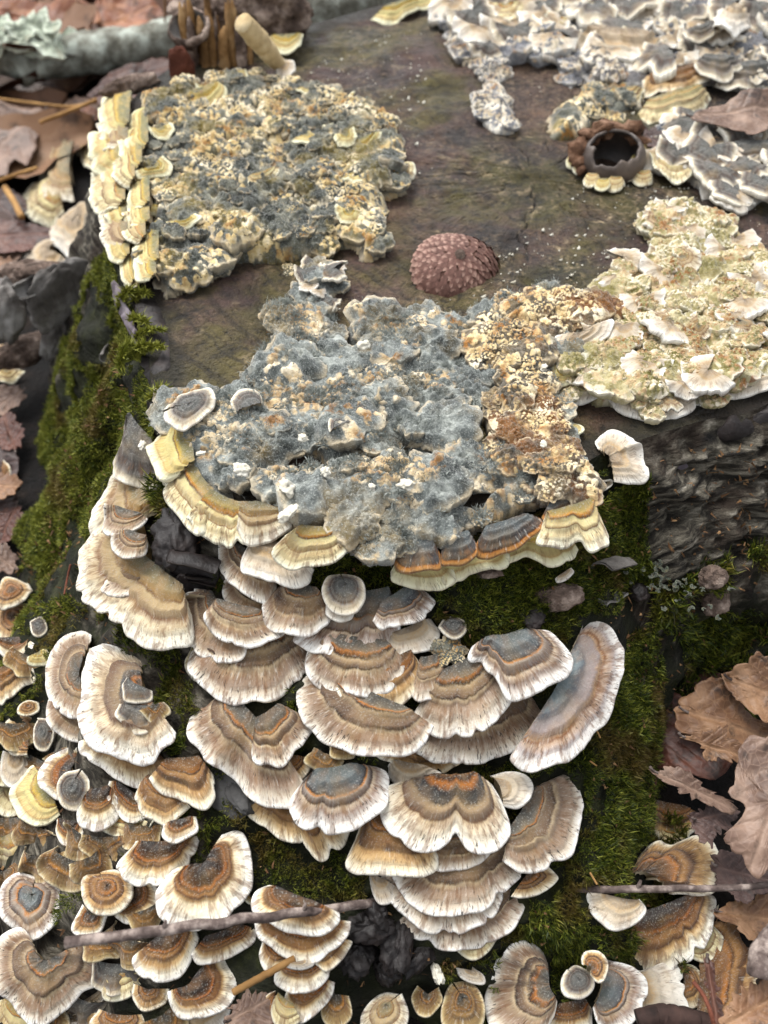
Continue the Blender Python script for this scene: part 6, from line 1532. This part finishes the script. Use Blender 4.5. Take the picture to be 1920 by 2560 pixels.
# bits at the back of the cut face
lump('tree_burl', at_z('A', (1060, 20), 9.2), (2.7, 1.5, 1.5), 'rot', 'big rough brown knob of bark at the back of the stump', 'burl', 23, .4, n=40)
V, F = [], []
sp = tag(link('wood_splinter', None, loc=at_z('A', (945, 275), 8.0)), 'crumbling brown block of split wood standing on the rim', 'wood splinter')
for i in range(22):
    x = (i % 11 - 5) * .24 + .05 * math.sin(i * 5.3); yy = (.22 if i > 10 else 0) + .08 * math.sin(i * 3.9)
    w = .15 + .05 * math.sin(i * 2.3); h_ = 1.7 + .55 * math.sin(i * 1.7 + 1) + .3 * math.sin(i * 4.3)
    pth = np.array([[x, yy, -.3], [x + .06 * math.sin(i * 2.1), yy + .05 * math.sin(i), h_ * .5], [x * 1.05 + .1 * math.sin(i * 1.3), yy + .12, h_]])
    V, F = tube(spline(pth, 14), np.r_[np.linspace(w * 1.3, w, 11), w * .8, w * .5, w * .15], 8, i, .5)
    link('fibre', mesh_from('fibre', V, F, M['rot' if i % 4 == 1 else 'brown_wood']), sp, rot=(-.15, 0, 0))
stick('peeled_stick', 'A', [(1045, 95), (1110, 165), (1170, 235), (1212, 285)], [10.6, 9.9, 9.1, 8.5], [.36, .38, .36, .25], 'pale_wood', 'peeled pale stick leaning on the back of the stump', 'stick', seg=12)
b('A', (1225, 280), [(1190, 260), (1200, 310), (1240, 330), (1275, 290), (1260, 245)], 'white', 'white scrap of fungus at the foot of the peeled stick', plane=8.6, tilt=14, lift=.5)
b('A', (1240, 150), [(1150, 150), (1165, 200), (1230, 220), (1290, 190), (1310, 140)], 'algae', 'olive bracket under the big rough knob', plane=8.8, tilt=18, lift=.6)
lump('bark_chip', at_z('A', (785, 290), 8.5), (.5, .16, .75), 'chip_red', 'upright red-brown bark flake beside the split wood', 'bark chip', 27, .3)
lump('bark_chip', at_z('A', (560, 370), 8.1), (1.2, .3, .35), 'rot', 'dark strip of bark along the back rim', 'bark chip', 28, .3, (0, 0, .55))
stick('fallen_branch', 'A', [(1180, 60), (1350, 50), (1550, 20), (1800, -40)], [6.2, 6.6, 7.0, 7.2], [1.6, 1.7, 1.7, 1.6], 'lichen_bark', 'thick blue-grey lichened branch beyond the back rim', 'branch', seg=20, rough=.1, part='limb')
# empty acorn cup at the back
cp = tag(link('acorn_cup', None, loc=at_z('A', (815, 122), 9.3), rot=(.45, -.1, 0), scale=.82), 'empty upturned acorn cup on the back rim', 'acorn cup')
def lathe(prof, seg=36, s=0, rough=0.0):
    prof = np.asarray(prof, float); a = np.linspace(0, 2 * math.pi, seg)
    V = np.stack([prof[:, 0][:, None] * np.cos(a), prof[:, 0][:, None] * np.sin(a), np.repeat(prof[:, 1][:, None], seg, 1)], -1).reshape(-1, 3)
    if rough: V = V * (1 + rough * fbm(V * 3, s, 3))[:, None]
    return V, grid_faces(len(prof), seg)
V, F = lathe([(0.02, -.75), (.5, -.68), (.85, -.4), (1.0, 0), (.98, .22), (.86, .25)], 36, 4, .22)
link('outer_wall', mesh_from('outer_wall', V, F, M['rot']), cp)
V, F = lathe([(.86, .25), (.78, .05), (.66, -.3), (.3, -.5), (0.02, -.52)], 36)
link('inner_wall', mesh_from('inner_wall', V, F, M['grey_wood']), cp)
# knotty stick end
root, P = stick('broken_stick', 'H', [(1612, 1040), (1630, 960), (1690, 860), (1760, 760)], [3.4, 3.5, 3.7, 3.9], [.22, .27, .22, .2], 'twig', 'broken knotty grey stick resting on the amber bracket', 'stick', seg=16, rough=.04)
stick('broken_stick', 'H', [(1090, 1225), (1180, 1205), (1290, 1215), (1400, 1240)], [1.6, 1.6, 1.6, 1.6], [.2, .22, .22, .2], 'dark_twig', 'dark stick end below the plain white bracket', 'stick', seg=12, rough=.03)

# ------------------------------------------------------------------ acorn cap and split nut
M['acorn'] = mat_simple('acorn_cap_scales', [(.32, srgb(92, 66, 58)), (.5, srgb(134, 102, 92)), (.68, srgb(186, 158, 144))], 70, .7, 900, .04, .6)
M['acorn_rim'] = mat_simple('acorn_cap_body', [(.3, srgb(84, 60, 52)), (.7, srgb(136, 106, 92))], 90, .6, 500, .05)
ap = at_z('B', (292, 1180), 7.98)
ac = tag(link('scaly_acorn_cup', None, loc=ap, rot=(math.radians(20), math.radians(7), .3)), 'scaly reddish-brown acorn cap lying dome-up on the bare wood', 'acorn cap')
AR, AH = 1.30, 0.86
def dome(ph, fr):
    """fr 0 apex .. 1 rim"""
    a = fr * math.pi / 2
    k = 1 + .09 * math.sin(ph * 2 + .7) + .06 * math.cos(ph * 3) + .05 * math.sin(ph + 2.2) * fr
    return np.array([AR * k * math.sin(a) * math.cos(ph), AR * k * math.sin(a) * math.sin(ph) , AH * math.cos(a) ** .9 if a < math.pi / 2 - 1e-6 else 0])
V = np.array([dome(p_, f_) * .97 for f_ in np.linspace(0, 1, 18) for p_ in np.linspace(0, 2 * math.pi, 48)] + [dome(p_, 1) * np.array([.9, .9, 1]) - np.array([0, 0, .22]) for p_ in np.linspace(0, 2 * math.pi, 48)])
link('body', mesh_from('body', V, grid_faces(19, 48), M['acorn_rim']), ac)
V, F = lathe([(0.0, .14), (.10, .13), (.15, .06), (.17, -.06)], 14, 3, .15)
link('stem_scar', mesh_from('stem_scar', V, F, M['rot']), ac, loc=(0, 0, AH * .97 + .02))
sc = np.array([(0, 1.0, -.05), (-.5, .55, -.02), (-.62, 0, .0), (-.4, -.5, .02), (0, -.85, .02), (.4, -.5, .02), (.62, 0, .0), (.5, .55, -.02), (0, 0, .13), (0, -.45, .12)])
SFc = [(8, 0, 1), (8, 1, 2), (8, 2, 3), (8, 3, 9), (9, 3, 4), (9, 4, 5), (8, 9, 5), (8, 5, 6), (8, 6, 7), (8, 7, 0)]
from mathutils import Matrix
scale_me = mesh_from('scale', sc, SFc, M['acorn'])
fr, ri = .13, 0
while fr < .985:
    cnt = 9 if fr < .22 else 15 if fr < .42 else 24
    w = 2 * math.pi * AR * math.sin(fr * math.pi / 2) / cnt
    for j in range(cnt):
        ph = (j + .5 * (ri % 2)) / cnt * 2 * math.pi + .06 * math.sin(j * 5.1 + ri * 1.9)
        p_ = dome(ph, fr); dn = dome(ph, fr + .02) - p_
        sx = w * .74 * (1 + .1 * math.sin(j * 3.7 + ri * 2)); sy = w * .82
        yv = -Vector(dn).normalized(); nn = Vector((p_[0] / AR ** 2, p_[1] / AR ** 2, p_[2] / AH ** 2)).normalized()
        xv = yv.cross(nn).normalized(); yv = nn.cross(xv); sz = .13
        o = link('scale', scale_me, ac)
        o.matrix_local = Matrix(((xv.x * sx, yv.x * sy, nn.x * sz, p_[0] * CM), (xv.y * sx, yv.y * sy, nn.y * sz, p_[1] * CM), (xv.z * sx, yv.z * sy, nn.z * sz, p_[2] * CM), (0, 0, 0, 1)))
    fr += w * .62 / (AR * math.pi / 2 * .92)
    ri += 1
# hollow nut with its rough cup
M['nut'] = mat_simple('grey_brown_nut_shell', [(.3, srgb(70, 58, 50)), (.5, srgb(104, 92, 84)), (.7, srgb(142, 128, 116))], 60, .4, 500, .03, .5, .4)
M['nut_in'] = mat_simple('dark_nut_inside', [(.3, srgb(40, 34, 32)), (.7, srgb(92, 82, 76))], 60, .4, 500, .03, .5, .4)
M['nut_cup'] = mat_simple('rough_brown_nut_cup', [(.3, srgb(70, 48, 34)), (.5, srgb(116, 88, 68)), (.7, srgb(160, 132, 112))], 120, 1.0, 400, .12)
npos = at_z('B', (985, 690), 8.45)
nt = tag(link('split_nut', None, loc=npos, rot=(math.radians(16), math.radians(-8), 0), scale=(.86, .78, .66)), 'hollow split nut shell with rough brown cup around it', 'nut shell')
nb = 56
az = np.linspace(0, 2 * math.pi, nb)
hole = .78 + .30 * fbm(np.c_[np.cos(az) * 1.6, np.sin(az) * 1.6], 21, 2) + .06 * fbm(np.c_[np.cos(az) * 7, np.sin(az) * 7], 22, 3)
hole[-1] = hole[0]
def shell(Rs, k):
    out = []
    for a_, h_ in zip(az, hole):
        ph = h_ + (math.pi - .02 - h_) * k
        out.append(np.stack([Rs * np.sin(ph) * math.cos(a_), Rs * np.sin(ph) * math.sin(a_), Rs * 1.05 * np.cos(ph)], -1))
    return np.array(out)
kk = np.linspace(0, 1, 20)
So = shell(1.28, kk); Si = shell(1.14, kk)
V = np.concatenate([So[:, ::-1], Si[:, :1] * .5 + So[:, :1] * .5], 1)
sh_o = link('shell', mesh_from('shell', V.reshape(-1, 3), grid_faces(nb, V.shape[1]), M['nut']), nt)
V = np.concatenate([Si[:, :1] * .5 + So[:, :1] * .5, Si], 1)
link('lining', mesh_from('lining', V.reshape(-1, 3), grid_faces(nb, V.shape[1]), M['nut_in']), sh_o)
an = np.linspace(math.radians(15), math.radians(215), 40)
pth = np.stack([1.32 * np.cos(an), 1.25 * np.sin(an), .35 + .25 * np.sin(an)], 1)
V, F = tube(pth + np.stack([fbm(np.c_[np.arange(40) * .3, np.full(40, k * 5.0)], 33, 2) for k in range(3)], 1) * .2, (.14 + .24 * np.sin(np.linspace(.1, math.pi - .1, 40))) * (1 + .35 * vnoise(np.c_[np.arange(40) * .6, np.zeros(40)], 35)), 26, 8, .7)
link('cup', mesh_from('cup', V, F, M['nut_cup']), nt)
for i, (x, y, s_) in enumerate([(820, 690, 34), (840, 720, 26), (900, 770, 38), (945, 790, 34), (1000, 785, 40), (1060, 740, 38), (1100, 690, 40), (1115, 640, 30), (1120, 760, 45)]):
    an = np.radians(np.linspace(190, -10, 6))
    b('B', (x, y - s_ * .4), [(x + s_ * math.cos(t), y + s_ * .8 * math.sin(t)) for t in an], 'cream' if i % 3 else 'algae', 'little cream fungus knob squeezed out around the nut shell', 'knobs around the nut shell', plane=8.35, tilt=8, lift=.3, N=30, K=14, dome=2.2)

# ------------------------------------------------------------------ blurred brackets on the loose bark, loose crumbs
b('A', (320, 700), [(340, 590), (250, 558), (190, 600), (150, 690), (160, 800), (230, 835), (310, 810)], 'ivory', 'tan bracket on the loose bark, topmost of three blurred ones', lift=1.6, dome=1.6)
b('A', (270, 830), [(260, 760), (150, 780), (105, 832), (120, 902), (200, 922), (270, 890)], 'cream', 'ringed cream bracket on the loose bark below the tan one', lift=1.8, dome=1.4)
b('A', (330, 980), [(400, 830), (300, 900), (215, 955), (215, 1010), (290, 1060), (370, 1050), (410, 960)], 'white', 'white woolly bracket on the loose bark', lift=2.2, dome=1.8)
b('A', (230, 1090), [(290, 1020), (200, 1020), (120, 1060), (95, 1140), (150, 1195), (240, 1180), (300, 1120)], 'white', 'second white woolly bracket above the broken log', lift=2.2, dome=1.8)
b('A', (370, 640), [(400, 560), (340, 560), (335, 640), (380, 700), (405, 660)], 'cream', 'cream bracket half hidden under the pleated rim', lift=1.2)
b('C', (40, 480), [(100, 440), (40, 430), (-20, 470), (-20, 540), (50, 560), (110, 510)], 'tan', 'tan ruffled bracket under the grey bark curls', lift=.8, dome=1.4)
b('C', (30, 570), [(100, 560), (60, 600), (0, 605), (-40, 570), (20, 530)], 'cream', 'yellow-cream bracket below the tan ruffled one', lift=.6, dome=1.4)
b('C', (0, 1010), [(10, 950), (40, 990), (30, 1060), (-10, 1090), (-40, 1020)], 'tan', 'single amber bracket low beside the mossy flank', lift=.6)
b('C', (1095, 720), [(1010, 735), (995, 690), (1030, 645), (1080, 636), (1125, 660), (1130, 700)], 'slate', 'pale blue-white rounded lobe on the grey crust', plane=8.9, tilt=8, lift=.6, dome=.8)
b('C', (1480, 800), [(1425, 820), (1420, 780), (1450, 750), (1510, 740), (1525, 780)], 'slate', 'pale lobe with a thin root beside a pit in the crust', plane=8.9, tilt=8, lift=.6, dome=.8)
b('C', (820, 720), [(710, 730), (720, 770), (790, 790), (850, 770), (900, 720), (935, 670), (900, 632), (850, 640), (790, 640), (740, 660)], 'slate', 'grey felted saddle-shaped lobe at the end of the crust', plane=9.0, tilt=12, lift=.7, dome=1.4)
M['chalk'] = mat_simple('chalky_white_crumb', [(.3, srgb(206, 200, 182)), (.7, srgb(240, 238, 228))], 120, .6, 600, .05)
for i, (r_, x, y, s_) in enumerate([('C', 1042, 995, .17), ('C', 1405, 1000, .13), ('C', 1238, 1066, .24), ('C', 865, 922, .1), ('C', 1248, 1180, .2), ('C', 615, 888, .12), ('C', 1312, 858, .12), ('C', 1575, 452, .16), ('C', 1606, 1065, .1), ('D', 95, 1058, .16), ('D', 690, 550, .1), ('D', 690, 878, .08)]):
    lump('white_crumb', at_z(r_, (x, y), 9.05 if r_ != 'C' or x != 615 else 8.2), (s_, s_ * .75, s_ * .45), 'chalk', 'chalk-white crumb lying on the grey crust', 'crumb', 40 + i, .95, (.3, .2, i), 18, 'white crumbs on the crust')
M['red'] = mat_simple('red_speck', [(.3, srgb(130, 24, 40)), (.7, srgb(170, 40, 56))], 90, .2, 500, .01)
lump('red_mite', at_px('E', (896, 779), .5), (.03, .05, .03), 'red', 'tiny red speck on the rim of the broad pale bracket', 'mite', 60, .1, n=8)
# pale grains strewn over the bare wood
R2 = np.random.default_rng(23)
gp_ = on_z(reg('T', np.c_[R2.uniform(650, 1659, 1500), R2.uniform(60, 760, 1500)]), 8.0)
k = fbm(gp_ * .35, 31, 3) > .08
gp_ = gp_[k]
V, F = [], []
for i, p_ in enumerate(gp_):
    s_ = R2.gamma(2.0, .009) + .010
    z_ = below(p_[0], p_[1], 8.6)
    t4 = np.array([[1, 1, 1], [-1, -1, 1], [-1, 1, -1], [1, -1, -1]]) * s_ + R2.normal(0, s_ * .3, (4, 3))
    V.append(t4 * [1, 1, .7] + [p_[0], p_[1], z_ + s_ * .4]); F.append(np.array([[0, 1, 2], [0, 3, 1], [0, 2, 3], [1, 3, 2]]) + 4 * i)
tag(link('pale_grains', tris_mesh('pale_grains', np.vstack(V), np.vstack(F), M['chalk'])), 'pale grains and specks strewn over the bare cut wood', 'grains', kind='stuff')

# wet bark scraps in the dark hollow under the pile
for i, (x, y, sx, sy, lab) in enumerate([(-60, 830, .5, .3, 'wet black bark scrap under the lowest shelf of the pile'), (60, 900, .6, .35, 'wet black bark block in the hollow'), (-120, 940, .4, .5, 'knobbly dark bark scrap beside the narrow pile'),
                                         (150, 960, .5, .25, 'dark bark flake above the rusty little bracket'), (10, 1010, .35, .3, 'mossy dark bark crumb above the folded cream bracket'), (230, 1020, .12, .2, 'pale shard glinting in the dark hollow'), (-30, 760, .4, .3, 'dark bark scrap behind the twig')]):
    lump('bark_chip', at_px('H', (x, y), .15), (sx, sy, .25), 'chalk' if 'pale' in lab else 'dark_bark', lab, 'bark chip', 80 + i, .6, (.2 * i, 0, i * 1.3), 22)
# loose leaf litter spread over the soil farther out
def mat_litter():
    m = NT('mixed_dead_leaf_litter')
    at = m.sep(m.attr('ms').outputs['Color'])
    p = m.pos()
    c = m.ramp(at[0], [(0.0, srgb(70, 46, 36)), (.3, srgb(104, 72, 52)), (.6, srgb(128, 100, 80)), (1.0, srgb(150, 118, 88))])
    c = m.mix(m.rng(m.noise(p, 90, 5), .5, .66, 0, .7), c, srgb(58, 44, 36))
    c = m.mix(m.math('MULTIPLY', at[1], .4), c, srgb(172, 142, 112))
    m.base(c)
    m.bump(m.noise(p, 200, 4), .6, .08)
    m.b.inputs['Roughness'].default_value = .6
    return m.m
M['litter'] = mat_litter()
R3 = np.random.default_rng(77)
VV, FF, AA, nb_ = [], [], [], 0
made = 0
while made < 800:
    rr_ = 12 + 50 * math.sqrt(R3.uniform(0.0, 1)); a_ = R3.uniform(0, 6.283)
    cx, cy = CEN[0] + rr_ * math.cos(a_), CEN[1] + rr_ * math.sin(a_)
    L_ = R3.uniform(2.6, 5.0)
    dth = math.degrees(a_)
    if rr_ < rim_r(dth) + foot_off(dth) + L_ * .75: continue
    if (-13 < cx < 12 and -4 < cy < 14) or (-19 < cx < -4 and 10 < cy < 38): continue
    made += 1
    nu, nv = 12, 7
    u = np.linspace(-1, 1, nu); v = np.linspace(-1, 1, nv)
    U_, V_ = np.meshgrid(u, v, indexing='ij')
    wid = (1 - U_ ** 2) ** .6 * (.48 + .10 * np.sin(U_ * 9 + made)) + .03
    X = U_ * L_; Y = V_ * wid * L_
    Zz = .16 * L_ * (V_ ** 2) * R3.uniform(-.5, 1.2) + .10 * L_ * fbm(np.c_[U_.ravel() * 1.5, V_.ravel() + made * 3], made, 3).reshape(nu, nv) + .08 * L_ * R3.normal() * U_ ** 2
    rx, ry, rz = R3.normal(0, .18), R3.normal(0, .18), R3.uniform(0, 6.283)
    Zz = Zz + X * math.tan(ry) + Y * math.tan(rx)
    g = GBV.ray_cast(Vector((cx, cy, 30)), Vector((0, 0, -1)), 60)[0]
    Zz = Zz - Zz.min() * .6 + (g.z if g else 0) + .1 + R3.uniform(0, .7)
    Pt = np.stack([cx + X * math.cos(rz) - Y * math.sin(rz), cy + X * math.sin(rz) + Y * math.cos(rz), Zz], -1).reshape(-1, 3)
    q4 = grid_faces(nu, nv)
    VV.append(Pt); FF.append(np.vstack([q4[:, [0, 1, 2]], q4[:, [0, 2, 3]]]) + nb_); nb_ += len(Pt)
    rib = np.exp(-(V_ * 9) ** 2)
    AA.append(np.stack([np.full(nu * nv, R3.uniform(0, 1)), rib.ravel(), np.zeros(nu * nv), np.ones(nu * nv)], 1))
tag(link('leaf_litter', tris_mesh('leaf_litter', np.vstack(VV), np.vstack(FF), M['litter'], {'ms': np.vstack(AA)}, True)), 'carpet of dead brown leaves on the soil around the stump', 'leaf litter', kind='stuff')
